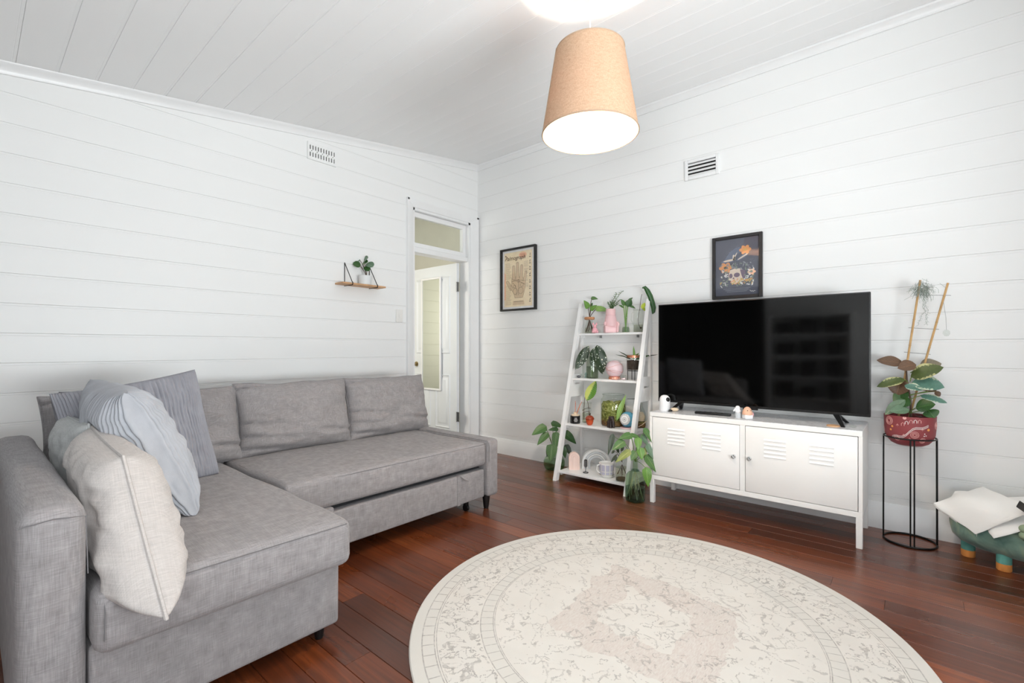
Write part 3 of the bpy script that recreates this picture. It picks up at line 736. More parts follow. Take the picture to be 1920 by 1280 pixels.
# pillows ----------------------------------------------------------
def pillow_mesh(wd, ht, t, e=2.2, pinch=.05, rib=0, pitch=.012, ribdir='y', wr=.01, seed=0, nu=40, nv=40, pw=.5):
    mb = MB(); idx = {}
    for sd in (1, -1):
        for i in range(nu+1):
            for j in range(nv+1):
                tu = 2*i/nu-1; tv_ = 2*j/nv-1; u = math.sin(PI/2*tu)*.6+tu*.4; v = math.sin(PI/2*tv_)*.6+tv_*.4
                edge = i in (0, nu) or j in (0, nv)
                if edge and sd == -1: idx[(sd, i, j)] = idx[(1, i, j)]; continue
                x = wd/2*u*(1-pinch*(1-v*v)*abs(u)); y = ht/2*v*(1-pinch*(1-u*u)*abs(v))
                h = (max(0, 1-abs(u)**e)*max(0, 1-abs(v)**e))**pw
                z = sd*t/2*h
                z += wr*nz(u*2.1+seed, v*2.1, sd*2)*h**.4+wr*.6*nz(u*5+seed, v*5, sd*3)*h**.5
                # edge puckers
                er = max(abs(u), abs(v)); s_ = v if abs(u) > abs(v) else u
                if er > .55: z += sd*wr*.45*math.sin(s_*26+seed)*(er-.55)*(1-er)*5
                if rib and not edge:
                    c = (ht*.62*tv_ if ribdir == 'y' else wd*.62*tu)+.008*nz(u*3+seed, v*3, 7)
                    rv = rib*(abs(math.cos(PI*c/pitch))**.7)*min(1, h*5); z += sd*rv*h**.5
                    if ribdir == 'x': x += math.copysign(rv*(1-h)**1.5, u)
                    else: y += math.copysign(rv*(1-h)**1.5, v)
                idx[(sd, i, j)] = len(mb.v); mb.v.append((x, y, z))
        for i in range(nu):
            for j in range(nv):
                q = (idx[(sd, i, j)], idx[(sd, i+1, j)], idx[(sd, i+1, j+1)], idx[(sd, i, j+1)])
                mb.f.append(q if sd == 1 else q[::-1])
    rim = [mb.v[idx[(1, i, 0)]] for i in range(nu+1)]+[mb.v[idx[(1, nu, j)]] for j in range(1, nv+1)]+[mb.v[idx[(1, i, nv)]] for i in range(nu-1, -1, -1)]+[mb.v[idx[(1, 0, j)]] for j in range(nv-1, 0, -1)]
    return mb, rim
def basis(c, xax, yax):
    X = Vector(xax).normalized(); Y = Vector(yax); Y = (Y-X*Y.dot(X)).normalized(); Z = X.cross(Y)
    return Matrix(((X.x, Y.x, Z.x, c[0]), (X.y, Y.y, Z.y, c[1]), (X.z, Y.z, Z.z, c[2]), (0, 0, 0, 1)))
def pillow(name, label, cat, group, mtl, c, xax, yax, wd, ht, t, piping=None, pip_r=.004, bend=0, warp=None, **kw):
    mb, rim = pillow_mesh(wd, ht, t, **kw)
    if bend:
        f_ = lambda p: (p[0], p[1], p[2]+bend*((2*p[0]/wd)**2+(2*p[1]/ht)**2-.6))
        mb.v = [f_(p) for p in mb.v]; rim = [f_(p) for p in rim]
    if warp:
        mb.v = [warp(p) for p in mb.v]; rim = [warp(p) for p in rim]
    root = thing(name, label, cat, (0, 0, 0), 0, group)
    root.matrix_world = basis(c, xax, yax)
    cv = mb.build('cover', mtl, root, 80)
    if piping:
        MB().tube(rim+[rim[0]], pip_r, 6, False).build('piping', piping, root)
    return root

# three loose back cushions against the backrest; local x runs along the sofa, local y up the slope, local z faces the seat
def back_cushion(label, yc, wd, ht, lean, seed, x=.655, zb=.448):
    up = Vector((-math.sin(lean), 0, math.cos(lean)))
    c = Vector((x, yc, zb))+up*ht/2
    def crease(p):
        u = 2*p[0]/wd; v = 2*p[1]/ht; z = p[2]
        if z > 0:
            for (v0, k, cx, wdt) in ((-.45, .55, -1.0, .05), (-.78, .35, -1.0, .05), (-.62, -.5, 1.0, .05), (.80, -.45, -1.0, .035), (-.1, .5, -1.0, .035)):
                dist = abs(u-cx); fade = max(0, 1-dist/1.1)
                d = v-(v0-k*dist*.35)
                z -= .020*fade*math.exp(-(d/wdt)**2)
                z += .010*fade*math.exp(-((d-.09)/.07)**2)
        return (p[0]*(1+.0*v), p[1]+.012*nz(u*2+seed, 0, 3)*(v > .5), z)
    pillow('back_cushion', label, 'cushion', 'loose back cushions of the sofa', 'sofa_fabric', c, (0, 1, 0), up, wd, ht, .20, piping='sofa_fabric', pip_r=.003, e=3.6, pinch=.045, wr=.020, seed=seed, nu=56, nv=44, warp=crease, pw=.5)
back_cushion('grey sofa back cushion at the left end, partly hidden by the ribbed pillows', -2.958, .82, .42, R(13), 1.3)
back_cushion('wide grey sofa back cushion in the middle of the row', -2.225, .70, .43, R(12), 5.1)
back_cushion('grey sofa back cushion at the right end, nearest the door', -1.545, .68, .43, R(13), 8.7)

# scatter pillows piled in the corner by the armrest; each is given by two edge vectors and sags on what it rests on
G = 'scatter pillows piled against the armrest'
def scatter(label, mtl, c, ex, ey, t, seat=True, piping=None, pip_r=.004, **kw):
    ex, ey, c = Vector(ex), Vector(ey), Vector(c)
    mb, rim = pillow_mesh(ex.length, ey.length, t, **kw)
    X, Y = ex.normalized(), ey.normalized(); Zn = X.cross(Y).normalized()
    def f_(p):
        q = c+X*p[0]+Y*p[1]+Zn*p[2]
        zm = .464-.35*max(0, q.x-1.88)-4*max(0, q.x-1.955)
        if seat and q.z < zm: q.z = zm+(q.z-zm)*.06
        if q.y < -3.366 and q.z < .69: q.y = -3.366+(q.y+3.366)*.03
        return tuple(q-c)
    mb.v = [f_(p) for p in mb.v]; rim = [f_(p) for p in rim]
    root = thing('scatter_pillow', label, 'pillow', c, 0, G)
    mb.build('cover', mtl, root, 80)
    if piping: MB().tube(rim+[rim[0]], pip_r, 6, False).build('piping', piping, root)
    return root
scatter('dark grey ribbed pillow mostly hidden behind the other ribbed pillows', 'corduroy_dark', (.79, -3.065, .668), (0, .50, .02), (-.10, 0, .46), .10, rib=.005, pitch=.016, ribdir='x', seed=3, nu=170, nv=24, e=2.4)
scatter('large mid-grey ribbed pillow leaning upright on the sofa back', 'corduroy', (.925, -3.060, .672), (-.05, .52, .08), (-.11, -.075, .52), .15, rib=.010, pitch=.0175, ribdir='x', seed=11, nu=200, nv=30, e=2.8, wr=.016)
scatter('light grey linen pillow tucked behind the beige one against the armrest', 'linen_grey', (1.13, -3.285, .615), (.42, .02, .0), (-.06, -.03, .38), .16, piping='linen_grey', seed=31, e=3, wr=.014)
scatter('pale blue-grey ribbed pillow leaning in front of the mid-grey one', 'corduroy_light', (1.27, -3.135, .705), (.46, .03, -.03), (-.10, -.19, .46), .20, rib=.012, pitch=.0195, ribdir='x', seed=21, nu=190, nv=40, e=3.2, wr=.02)
scatter('beige linen pillow with corded edge slumped over the chaise front', 'linen', (1.70, -3.262, .590), (.47, .01, -.04), (-.33, -.03, .37), .20, piping='linen', pip_r=.0055, seed=41, e=5, wr=.018, pinch=.03)
tg = MB().add([(1.42, -3.06, .463), (1.47, -3.055, .466), (1.475, -3.03, .468), (1.44, -3.02, .464), (1.42, -3.06, .465), (1.47, -3.055, .468), (1.475, -3.03, .47), (1.44, -3.02, .466)], [(0, 1, 2, 3), (7, 6, 5, 4), (0, 4, 5, 1), (1, 5, 6, 2), (2, 6, 7, 3), (3, 7, 4, 0)])
tag(tg.build('care_label', 'paint_white'), 'small white fabric care label on the chaise beside the beige pillow', 'label')

# ------------------------------------------------------------------ television cabinet
CX0, CX1, CYF, CYB = 2.148, 3.345, -.456, -.046
cab = thing('tv_cabinet', 'low white metal locker-style cabinet under the television', 'cabinet', (0, 0, 0))
b = MB()
b.box(CX0, CX0+.018, CYF+.012, CYB, .165, .63); b.box(CX1-.018, CX1, CYF+.012, CYB, .165, .63); b.box(CX0+.018, CX1-.018, CYF+.012, CYB, .165, .18); b.box(CX0+.018, CX1-.018, CYB-.006, CYB, .18, .62)
b.box(CX0+.0005, CX1-.0005, CYF+.0205, CYB, .618, .6318)
b.build('body', 'white_metal', cab)
fr = MB()
fr.rbox(CX0, CX1, CYF, CYF+.02, .602, .632, .002, 1).rbox(CX0, CX1, CYF, CYF+.02, .165, .196, .002, 1).box(CX0, CX0+.018, CYF, CYF+.02, .196, .602).box(CX1-.018, CX1, CYF, CYF+.02, .196, .602).box(2.735, 2.764, CYF, CYF+.02, .196, .602)
fr.build('front_frame', 'white_metal', cab)
MB().box(CX0+.002, CX1-.002, CYF+.004, CYB-.002, .6321, .6335).build('marble_top', 'marble', cab, label='grey and white marble-patterned top surface')
for (x, y) in ((CX0, CYF), (CX1-.03, CYF), (CX0, CYB-.03), (CX1-.03, CYB-.03)):
    MB().rbox(x, x+.03, y, y+.03, 0, .168, .002, 1).build('leg', 'white_metal', cab)
louv = MB()
for i in range(5):
    z = .102-.0245*i
    louv.add([(0, -.0005, z+.012), (.116, -.0005, z+.012), (.116, -.0055, z+.001), (0, -.0055, z+.001), (.116, -.0005, z), (0, -.0005, z)], [(0, 1, 2, 3), (3, 2, 4, 5), (0, 3, 5), (1, 4, 2)])
for (x0, x1, lx, kx) in ((CX0+.021, 2.7325, (2.277, 2.506), 2.700), (2.7665, CX1-.021, (2.869, 3.102), 2.789)):
    d = MB().rbox(x0, x1, CYF-.001, CYF+.016, .199, .599, .0025, 2).build('door', 'white_metal', cab)
    for q in lx:
        for i in range(5):
            z = .522-.0245*i
            MB().add([(q, CYF-.0012, z+.012), (q+.116, CYF-.0012, z+.012), (q+.116, CYF-.0065, z+.002), (q, CYF-.0065, z+.002), (q+.116, CYF-.0012, z), (q, CYF-.0012, z)], [(0, 1, 2, 3), (3, 2, 4, 5), (0, 3, 5), (1, 4, 2)]).build('louvre', 'white_metal', d)
    kn = MB().lathe([(0, 0), (.012, 0), (.012, .004), (.007, .006), (.007, .014), (.011, .017), (.011, .021), (0, .022)], 18)
    kn.box(-.003, .003, -.011, .011, .021, .027)
    kn.xf(Matrix.Translation((kx, CYF-.001, .402)) @ Matrix.Rotation(R(90), 4, 'X') @ Matrix.Rotation(R(30), 4, 'Z')); kn.build('lock_knob', 'chrome', d)

# ------------------------------------------------------------------ television
tv = thing('television', 'large black flat-screen television standing on the white cabinet', 'television', (2.752, -.28, .6335))
tw, tb, tt = .6175, .056, .761
MB().rbox(-tw, tw, 0, .03, tb, tt, .004, 2).build('housing', 'black_plastic', tv)
MB().rbox(-.42, .42, .028, .062, tb+.02, tb+.40, .012, 2).build('back_box', 'black_plastic', tv)
MB().box(-tw+.007, tw-.007, -.0012, .004, tb+.016, tt-.007).build('screen', 'screen', tv)
MB().rbox(-.045, .045, -.004, .004, tb-.010, tb+.004, .002, 1).build('sensor_bar', 'black_plastic', tv)
for sx in (-1, 1):
    x = sx*.455
    f = MB()
    for (yy) in (-.085, .13):
        f.add([(x-.016, .006, tb+.004), (x+.016, .006, tb+.004), (x+.016, .028, tb+.004), (x-.016, .028, tb+.004),
               (x+sx*.045-.009, yy-.012, .0), (x+sx*.045+.009, yy-.012, .0), (x+sx*.045+.009, yy+.012, .0), (x+sx*.045-.009, yy+.012, .0)],
              [(0, 1, 2, 3), (7, 6, 5, 4), (0, 4, 5, 1), (1, 5, 6, 2), (2, 6, 7, 3), (3, 7, 4, 0)])
    f.build('foot', 'black_plastic', tv)

# objects on the cabinet
CT = .6335
c = thing('security_camera', 'small white domed indoor security camera at the left end of the cabinet', 'camera', (2.206, -.335, CT), VIEW+R(14))
MB().lathe([(0, 0), (.036, 0), (.038, .004), (.037, .07), (.0365, .078), (.033, .093), (.024, .105), (.012, .1105), (0, .112)], 32).build('body', 'white_plastic', c)
MB().ball((.004, -.030, .080), (.0165, .012, .0165), 20, 12).build('lens', 'black_plastic', c)
MB().ring((.004, -.0415, .080), .007, .0012, 20, 6, 'y').build('lens_ring', 'grey_frame', c)
MB().rbox(-.004, .024, -.0385, -.034, .012, .018, .001, 1).build('label_strip', 'grey_ceramic', c)
p_ = thing('pebble', 'cream oval pebble with a dark tip beside the security camera', 'pebble', (2.277, -.335, CT), VIEW)
MB().ball((0, 0, .0135), (.028, .018, .0135), 20, 10).build('stone', 'cream', p_)
MB().ball((-.026, -.006, .007), (.009, .009, .007), 12, 8).build('dark_tip', 'black_plastic', p_)
rm = thing('remote_control', 'slim black remote control lying on the cabinet under the television', 'remote', (2.535, -.335, CT), R(4))
MB().rbox(-.112, .112, -.018, .018, 0, .016, .004, 2).build('body', 'black_plastic', rm)
for i in range(5): MB().rbox(-.09+.035*i, -.075+.035*i, -.006, .006, .016, .0175, .0006, 1).build('button', 'grey_frame', rm)
bd = thing('bird_figurine', 'tiny white and grey bird figurine on the cabinet', 'figurine', (2.700, -.365, CT), VIEW)
MB().lathe([(0, 0), (.017, 0), (.019, .008), (.019, .026), (.016, .032), (0, .032)], 20).build('base', 'grey_ceramic', bd)
MB().ball((0, 0, .042), (.019, .016, .018), 18, 10).ball((-.002, 0, .062), (.015, .0145, .015), 16, 10).tube([(-.012, 0, .060), (-.026, 0, .046), (-.030, 0, .040)], [.007, .005, .001], 8).build('bird', 'white_plastic', bd)
pf = thing('egg_figurine', 'tiny peach figurine with white lower half on the cabinet', 'figurine', (2.757, -.372, CT), VIEW)
MB().lathe([(0, .024), (.029, .026), (.030, .036), (.026, .052), (.018, .066), (.009, .074), (0, .076)], 24).build('upper_body', 'peach', pf)
MB().rbox(-.025, .025, -.024, .022, 0, .028, .006, 2).build('lower_body', 'white_plastic', pf)
for s_ in (-1, 1): MB().ball((s_*.011, -.0235, .054), .0028, 8, 6).build('eye', 'black_plastic', pf)
MB().ball((.029, -.002, .026), (.009, .012, .016), 12, 8).build('arm', 'pink_resin', pf)
cs = thing('coaster', 'round wooden coaster beside the right foot of the television', 'coaster', (3.205, -.365, CT))
MB().lathe([(0, 0), (.032, 0), (.033, .003), (.032, .0065), (0, .0065)], 28).build('disc', 'light_wood', cs)
cq = MB(); bm = bmesh.new(); bmesh.ops.create_icosphere(bm, subdivisions=1, radius=.014)
for v in bm.verts: v.co = Vector((v.co.x*1.5, v.co.y, v.co.z*.6+.0085))*(1+.15*nz(v.co.x*90, v.co.y*90, v.co.z*90))
bm.verts.index_update(); cq.add([v.co[:] for v in bm.verts], [[v.index for v in f.verts] for f in bm.faces]); bm.free()
o = cq.build('crystal', 'clear_glass', None, 5); o.location = (3.295, -.36, CT); tag(o, 'clear crystal lump at the right end of the cabinet top', 'crystal')

# ------------------------------------------------------------------ pictures
def flat(poly, y, mb=None):
    mb = mb or MB(); n = len(poly); mb.add([(p[0], y, p[1]) for p in poly], [tuple(range(n))]); return mb
def ell(cx, cz, rx, rz, n=24, a0=0, rot=0):
    out = []
    for i in range(n):
        a = a0+2*PI*i/n; x, z = rx*math.cos(a), rz*math.sin(a)
        out.append((cx+x*math.cos(rot)-z*math.sin(rot), cz+x*math.sin(rot)+z*math.cos(rot)))
    return out
def stroke(pts, wd, y, mb):
    for (a, b) in zip(pts[:-1], pts[1:]):
        d = Vector((b[0]-a[0], b[1]-a[1])); 
        if d.length < 1e-6: continue
        n_ = Vector((-d.y, d.x)).normalized()*wd/2
        flat([(a[0]+n_.x, a[1]+n_.y), (b[0]+n_.x, b[1]+n_.y), (b[0]-n_.x, b[1]-n_.y), (a[0]-n_.x, a[1]-n_.y)], y, mb)
    return mb
def text_mesh(body, size, shear=0, x=0, z=0, y=0, bold=0):
    cu = bpy.data.curves.new('lettering', 'FONT'); cu.body = body; cu.size = size; cu.shear = shear; cu.align_x = 'CENTER'; cu.resolution_u = 3; cu.offset = bold
    to = bpy.data.objects.new('lettering', cu); COL.objects.link(to)
    me = bpy.data.meshes.new_from_object(to.evaluated_get(bpy.context.evaluated_depsgraph_get()))
    bpy.data.objects.remove(to); bpy.data.curves.remove(cu)
    mb = MB(); mb.v = [(v.co.x+x, y, v.co.y+z) for v in me.vertices]; mb.f = [tuple(p.vertices) for p in me.polygons]
    bpy.data.meshes.remove(me); return mb
def picture(name, label, x0, x1, z0, z1, bar, depth, fm, backing, mat_w=0, tilt=0):
    w_, h_ = x1-x0, z1-z0
    o = thing(name, label, 'picture', ((x0+x1)/2, -.001, (z0+z1)/2)); 
    f = MB()
    f.rbox(-w_/2, -w_/2+bar, -depth, 0, -h_/2, h_/2, .002, 1).rbox(w_/2-bar, w_/2, -depth, 0, -h_/2, h_/2, .002, 1)
    f.rbox(-w_/2+bar, w_/2-bar, -depth, 0, h_/2-bar, h_/2, .002, 1).rbox(-w_/2+bar, w_/2-bar, -depth, 0, -h_/2, -h_/2+bar, .002, 1)
    f.build('picture_frame', fm, o)
    MB().box(-w_/2+bar, w_/2-bar, -.010, -.004, -h_/2+bar, h_/2-bar).build('mount', backing, o)
    MB().box(-w_/2+bar, w_/2-bar, -depth+.007, -depth+.0085, -h_/2+bar, h_/2-bar).build('picture_glass', 'picture_glass', o)
    return o
# palmistry chart
p1 = picture('hand_chart_picture', 'black-framed tan palmistry chart of a hand on the television wall', .352, .806, 1.452, 2.076, .018, .035, 'black_frame', 'paper_white')
W, Hh = .195, .282
pr = flat([(-.187, -.272), (.172, -.272), (.172, .274), (-.187, .274)], -.0105).build('print', 'paper_tan', p1)
flat([(-.187, -.20), (-.165, -.2), (-.165, .06), (-.187, .08)], -.0109).build('print_tint', 'paper_pink', pr)
flat(ell(.055, .235, .05, .028), -.0109).build('print_tint', 'paper_pink', pr)
text_mesh('Palmograph', .056, .35, -.045, .196, -.0113, .0006).build('title', 'ink_brown', pr)
text_mesh('✦', .03, 0, -.165, .232, -.0113).build('title_star', 'ink_brown', pr)
m = MB()
for i, (a, b) in enumerate(((.02, .085), (.025, .09), (.03, .08), (.02, .085))): stroke([(a, .243-.011*i), (b, .243-.011*i)], .004, -.0113, m)
m.build('red_text_lines', 'ink_red', pr)
# hand silhouette
hand = MB()
def finger(x0, z0, x1, z1, w0, w1):
    d = Vector((x1-x0, z1-z0)); n_ = Vector((-d.y, d.x)).normalized(); ang = math.atan2(d.y, d.x)
    poly = [(x0+n_.x*w0, z0+n_.y*w0)]+[(x1+w1*math.cos(ang+PI/2-PI*k/8), z1+w1*math.sin(ang+PI/2-PI*k/8)) for k in range(9)]+[(x0-n_.x*w0, z0-n_.y*w0)]
    return poly
fing = [finger(-.06, .0, -.062, .125, .021, .015), finger(-.012, .005, -.012, .155, .021, .015), finger(.035, .0, .042, .125, .020, .014), finger(.075, -.03, .095, .06, .017, .012), finger(-.085, -.10, -.145, -.02, .022, .015)]
palm = [(-.085, .02), (-.035, .03), (.01, .03), (.055, .02), (.092, -.02), (.09, -.08), (.07, -.14), (.055, -.185), (-.045, -.185), (-.06, -.14), (-.10, -.09), (-.09, -.04)]
for i, q in enumerate(fing+[palm]): flat(q, -.0110-.00003*i, hand)
hand.build('hand_drawing', 'hand_tone', pr)
m = MB()
for q in fing: stroke(q, .0022, -.0116, m)
stroke(palm[4:]+palm[:1], .0022, -.0116, m)
stroke(bez((-.09, -.02), (-.02, .0), (.085, -.06)), .0035, -.0117, m); stroke(bez((-.075, .0), (0, -.01), (.08, -.02)), .003, -.0117, m); stroke(bez((-.08, -.03), (-.01, -.07), (-.03, -.16)), .003, -.0117, m); stroke([(0, -.16), (.005, 0)], .0025, -.0117, m)
for (cx, cz, r_) in ((-.04, -.12, .03), (.03, -.115, .032), (.045, -.06, .018), (0, -.02, .015), (-.05, -.07, .015)): stroke(ell(cx, cz, r_, r_, 16)+[(cx+r_, cz)], .0025, -.0117, m)
m.build('hand_lines', 'ink_brown', pr)
rt_ = random.Random(3); m = MB()
for i in range(36):
    z = .165-.0118*i
    if z < .0 and z > -.05: continue
    stroke([(-.172, z), (-.172+rt_.uniform(.055, .085), z)], .0022, -.0113, m)
for i in range(22):
    z = .165-.0118*i
    if i % 6 == 5: continue
    stroke([(.070+.03*(i > 8), z), (.115+rt_.uniform(0, .012), z)], .0022, -.0113, m)
m.build('text_lines', 'ink_mid', pr)['kind'] = 'stuff'
m = MB()
for i in range(8):
    z = .205-.062*i
    for k_ in range(5): stroke([(.142+rt_.uniform(-.006, .006), z+rt_.uniform(.01, .035)), (.148+rt_.uniform(-.006, .008), z+rt_.uniform(.01, .035))], .003, -.0113, m)
    stroke([(.136, z), (.156, z)], .007, -.0113, m)
m.build('side_symbols', 'ink_brown', pr)['kind'] = 'stuff'
flat([(-.07, -.215), (.07, -.215), (.075, -.255), (-.075, -.255)], -.0109).build('cuff_banner', 'hand_tone', pr)
stroke([(-.06, -.222), (.06, -.222)], .003, -.0113, MB()).build('cuff_line', 'ink_brown', pr)

# floral print with moth and skull
p2 = picture('floral_print_picture', 'dark-framed slate print with moth, skull and orange flowers above the television', 2.433, 2.765, 1.432, 1.880, .022, .024, 'grey_frame', 'slate')
pr = flat([(-.140, -.198), (.140, -.198), (.140, .198), (-.140, .198)], -.0105).build('print', 'slate', p2)
rp = random.Random(9); m = MB()
for i in range(330):
    x, z = rp.uniform(-.118, .118), rp.uniform(-.12, .165)
    if z > .03 and (x/.105)**2+((z-.03)/.14)**2 > 1: continue
    flat(ell(x, z, .0016, .0016, 5), -.0108, m)
m.build('dotted_ground', 'print_grey', pr)
m = MB(); flat([(-.09, .045), (-.05, .105), (-.01, .135), (.025, .14), (.02, .10), (-.02, .065)], -.011, m); flat(ell(-.058, .048, .05, .014, 20, 0, .12), -.0111, m); flat(ell(.035, .065, .045, .012, 20, 0, .5), -.0111, m); m.build('moth_wing', 'print_blue', pr)
m = MB()
for (cx, cz, rx, rz, ro) in ((-.05, .05, .042, .007, .1), (.04, .068, .04, .005, .5), (-.012, .075, .03, .004, 1.1), (-.02, .068, .008, .02, .1)): flat(ell(cx, cz, rx, rz, 16, 0, ro), -.0113, m)
m.build('moth_body', 'print_cream', pr)
def flower(cx, cz, r_, mt, cmt, n=6):
    m = MB()
    for k_ in range(n):
        a = 2*PI*k_/n; flat(ell(cx+.6*r_*math.cos(a), cz+.45*r_*math.sin(a), r_*.5, r_*.36, 12, 0, a), -.0113-.00002*k_, m)
    m.build('flower', mt, pr); flat(ell(cx, cz, r_*.33, r_*.22, 12), -.0116).build('flower_centre', cmt, pr)
flower(-.075, .0, .042, 'print_orange', 'print_dark'); flower(.055, .115, .036, 'print_orange', 'print_yellow'); flower(.095, -.045, .026, 'paper_pink', 'print_mauve')
m = MB(); flat([(-.045, -.02), (-.015, -.012), (.02, -.015), (.05, -.03), (.06, -.07), (.045, -.105), (.01, -.105), (0, -.12), (-.035, -.12), (-.04, -.095), (-.058, -.09), (-.055, -.05)], -.0111, m); m.build('skull', 'print_cream', pr)
m = MB(); flat(ell(-.04, -.062, .012, .017), -.0114, m); flat(ell(.0, -.058, .02, .016), -.0114, m); flat([(-.03, -.085), (-.02, -.07), (-.014, -.088)], -.0114, m); flat([(.02, -.02), (.055, -.03), (.06, -.08), (.045, -.1), (.03, -.06)], -.0113, m); m.build('skull_shade', 'print_mauve', pr)
for (mt, zlo, zhi, n_) in (('print_green', -.135, .03, 46), ('print_white', -.14, -.02, 34), ('print_yellow', -.125, -.09, 26), ('print_grey', -.02, .03, 22), ('print_orange', -.12, -.08, 10)):
    m = MB()
    for i in range(n_):
        x = rp.uniform(-.115, .112); z = rp.uniform(zlo, zhi)
        if mt in ('print_green', 'print_white') and abs(x) < .05 and -.11 < z < -.02: x = math.copysign(rp.uniform(.062, .11), x)
        flat(ell(x, z, rp.uniform(.006, .013), rp.uniform(.0025, .0045), 8, 0, rp.uniform(0, PI)), -.0117-.00001*i, m)
    m.build('foliage', mt, pr)
m = MB()
for i in range(3): stroke([(-.09+.012*i, -.155-.010*i), (.09-.012*i, -.155-.010*i)], .003, -.0112, m)
m.build('caption_lines', 'print_grey', pr)
stroke([(.085, -.172), (.095, -.182), (.10, -.176), (.107, -.184), (.114, -.176), (.12, -.18)], .003, -.0112, MB()).build('signature', 'print_white', pr)

# ------------------------------------------------------------------ plants: leaves and stems
def leaf_mb(base, tip, width, up=(0, -.75, .65), shape='oval', fold=.18, curl=.12, nl=10, nw=3):
    base, tip = Vector(base), Vector(tip); d = tip-base; L = d.length; d.normalize()
    up = Vector(up); n_ = (up-d*up.dot(d)); n_ = n_.normalized() if n_.length > 1e-4 else d.orthogonal().normalized()
    sdir = d.cross(n_); mb = MB()
    for i in range(nl+1):
        t = i/nl
        if shape == 'heart': wd = math.sin(PI*min(1, .12+.88*t)**.72)**.8*(1-.25*t)
        elif shape == 'lance': wd = math.sin(PI*t**.8)**.9
        elif shape == 'strap': wd = min(1, math.sin(PI*min(.999, t*.94+.05))**.45)
        elif shape == 'round': wd = math.sqrt(max(0, 1-(2*t-1)**2))
        else: wd = math.sin(PI*t**.85)**.75
        wd = max(0.0, wd) if 0 < i < nl else .02
        for j in range(-nw, nw+1):
            q = j/nw*wd
            back = (-.10*L*abs(j/nw)**2*(1-t)**3 if shape == 'heart' else 0)
            p = base+d*(t*L+back)+sdir*(q*width/2)+n_*(fold*abs(q)*width/2*1.0-curl*L*(t*t))+n_*(curl*L*t*.7)+n_*.02*L*math.sin(t*9+j)*abs(q)
            mb.uv[len(mb.v)] = (.5+.5*j/nw*(.2+.8*wd), t); mb.v.append(tuple(p))
    m_ = 2*nw+1
    mb.f = [(i*m_+j, i*m_+j+1, (i+1)*m_+j+1, (i+1)*m_+j) for i in range(nl) for j in range(m_-1)]
    # thin body
    nv = len(mb.v); th = .0006
    for i in range(nv): mb.uv[nv+i] = mb.uv[i]
    mb.v += [tuple(Vector(v)-n_*th) for v in mb.v]; mb.f += [tuple(a+nv for a in f[::-1]) for f in mb.f]
    return mb
def add_leaves(parent, S, items, stem_from=None, stem_mat='stem_green', stem_r=.0022, shape='heart', wscale=1.25, petiole=None, hs=1.0):
    """items: (x0,z0, x1,z1, width, y0, y1, material [,shape]) in units of S metres, in the front view of the thing"""
    for it in items:
        x0, z0, x1, z1, wd, y0, y1, mt = it[:8]; sh = it[8] if len(it) > 8 else shape
        b_ = Vector((x0*S*hs, y0*S, z0*S)); t_ = Vector((x1*S*hs, y1*S, z1*S))
        leaf_mb(b_, t_, wd*S*wscale, shape=sh).build('leaf', mt, parent, 60)
        if petiole is not None:
            px_ = Vector((petiole*S*(1 if x0 > 0 else -1)*.5, y0*S*.3, (z0-9)*S)); MB().tube(bez(px_, (px_+b_)/2+Vector((0, 0, .004)), b_+(t_-b_)*.04, 5), stem_r, 6).build('stem', stem_mat, parent)
        elif stem_from is not None:
            f_ = Vector(stem_from)*S
            mid = (f_+b_)/2+Vector((0, 0, .25*(b_-f_).length)) if b_.z > f_.z else (f_+b_)/2+Vector((0, 0, .3*(b_-f_).length))
            MB().tube(bez(f_, mid, b_+(t_-b_)*.04, 7), stem_r, 6).build('stem', stem_mat, parent)
def vessel(parent, prof, mt, name='vase', n=32, th=.0022):
    """glass or ceramic vessel: outer profile from the bottom centre up, with an inner wall"""
    if 'glass' in mt:                       # blown glass is a single thin skin with a rolled lip
        r_, z_ = prof[-1]
        return MB().lathe(prof+[(r_+.0012, z_+.001), (r_, z_+.0022), (r_-.0012, z_+.001)], n).build(name, mt, parent)
    inner = [(max(0, r-th) if r > 0 else 0, z+(th if i == 0 or r == 0 else 0)) for i, (r, z) in enumerate(prof)]
    inner = [(r, max(z, th)) for r, z in inner]
    return MB().lathe(prof+inner[::-1], n).build(name, mt, parent)
def water_in(parent, prof, z1, mt='water', name='water', inset=.003, z0=.003):
    pts = [(max(0, r-inset), max(z, z0)) for r, z in prof if z <= z1]
    if pts[-1][1] < z1-1e-4:
        for (r0, a), (r1, b) in zip(prof[:-1], prof[1:]):
            if a <= z1 <= b and b > a: pts.append((r0+(r1-r0)*(z1-a)/(b-a)-inset, z1)); break
    return MB().lathe(pts+[(0, pts[-1][1])], 28).build(name, mt, parent)

# floating shelf on the left wall
fs = thing('wall_shelf', 'small pine wall shelf on thin black brackets left of the door', 'shelf', (0, -1.437, 1.592), R(90))
MB().rbox(-.20, .20, -.125, -.003, 0, .014, .002, 1).build('shelf_board', 'light_wood', fs)
for x in (-.115, .115):
    b = MB().tube([(x, -.004, .19), (x, -.004, -.004), (x, -.124, -.004), (x, -.130, .006), (x, -.128, .019), (x, -.121, .019)], .0032, 8)
    b.tube([(x, -.006, .185), (x, -.122, .018)], .0032, 8); b.build('bracket', 'black_wire', fs)
pp = thing('potted_pilea', 'small round-leaved plant in a white pot on the wall shelf', 'plant', (.062, -1.40, 1.606), VIEW)
MB().lathe([(0, 0), (.044, 0), (.050, .004), (.053, .078), (.047, .078), (.045, .06), (0, .06)], 32).build('pot', 'pale_grey_ceramic', pp)
MB().lathe([(0, .060), (.045, .061), (0, .066)], 20).build('soil', 'soil', pp)
S = .00465
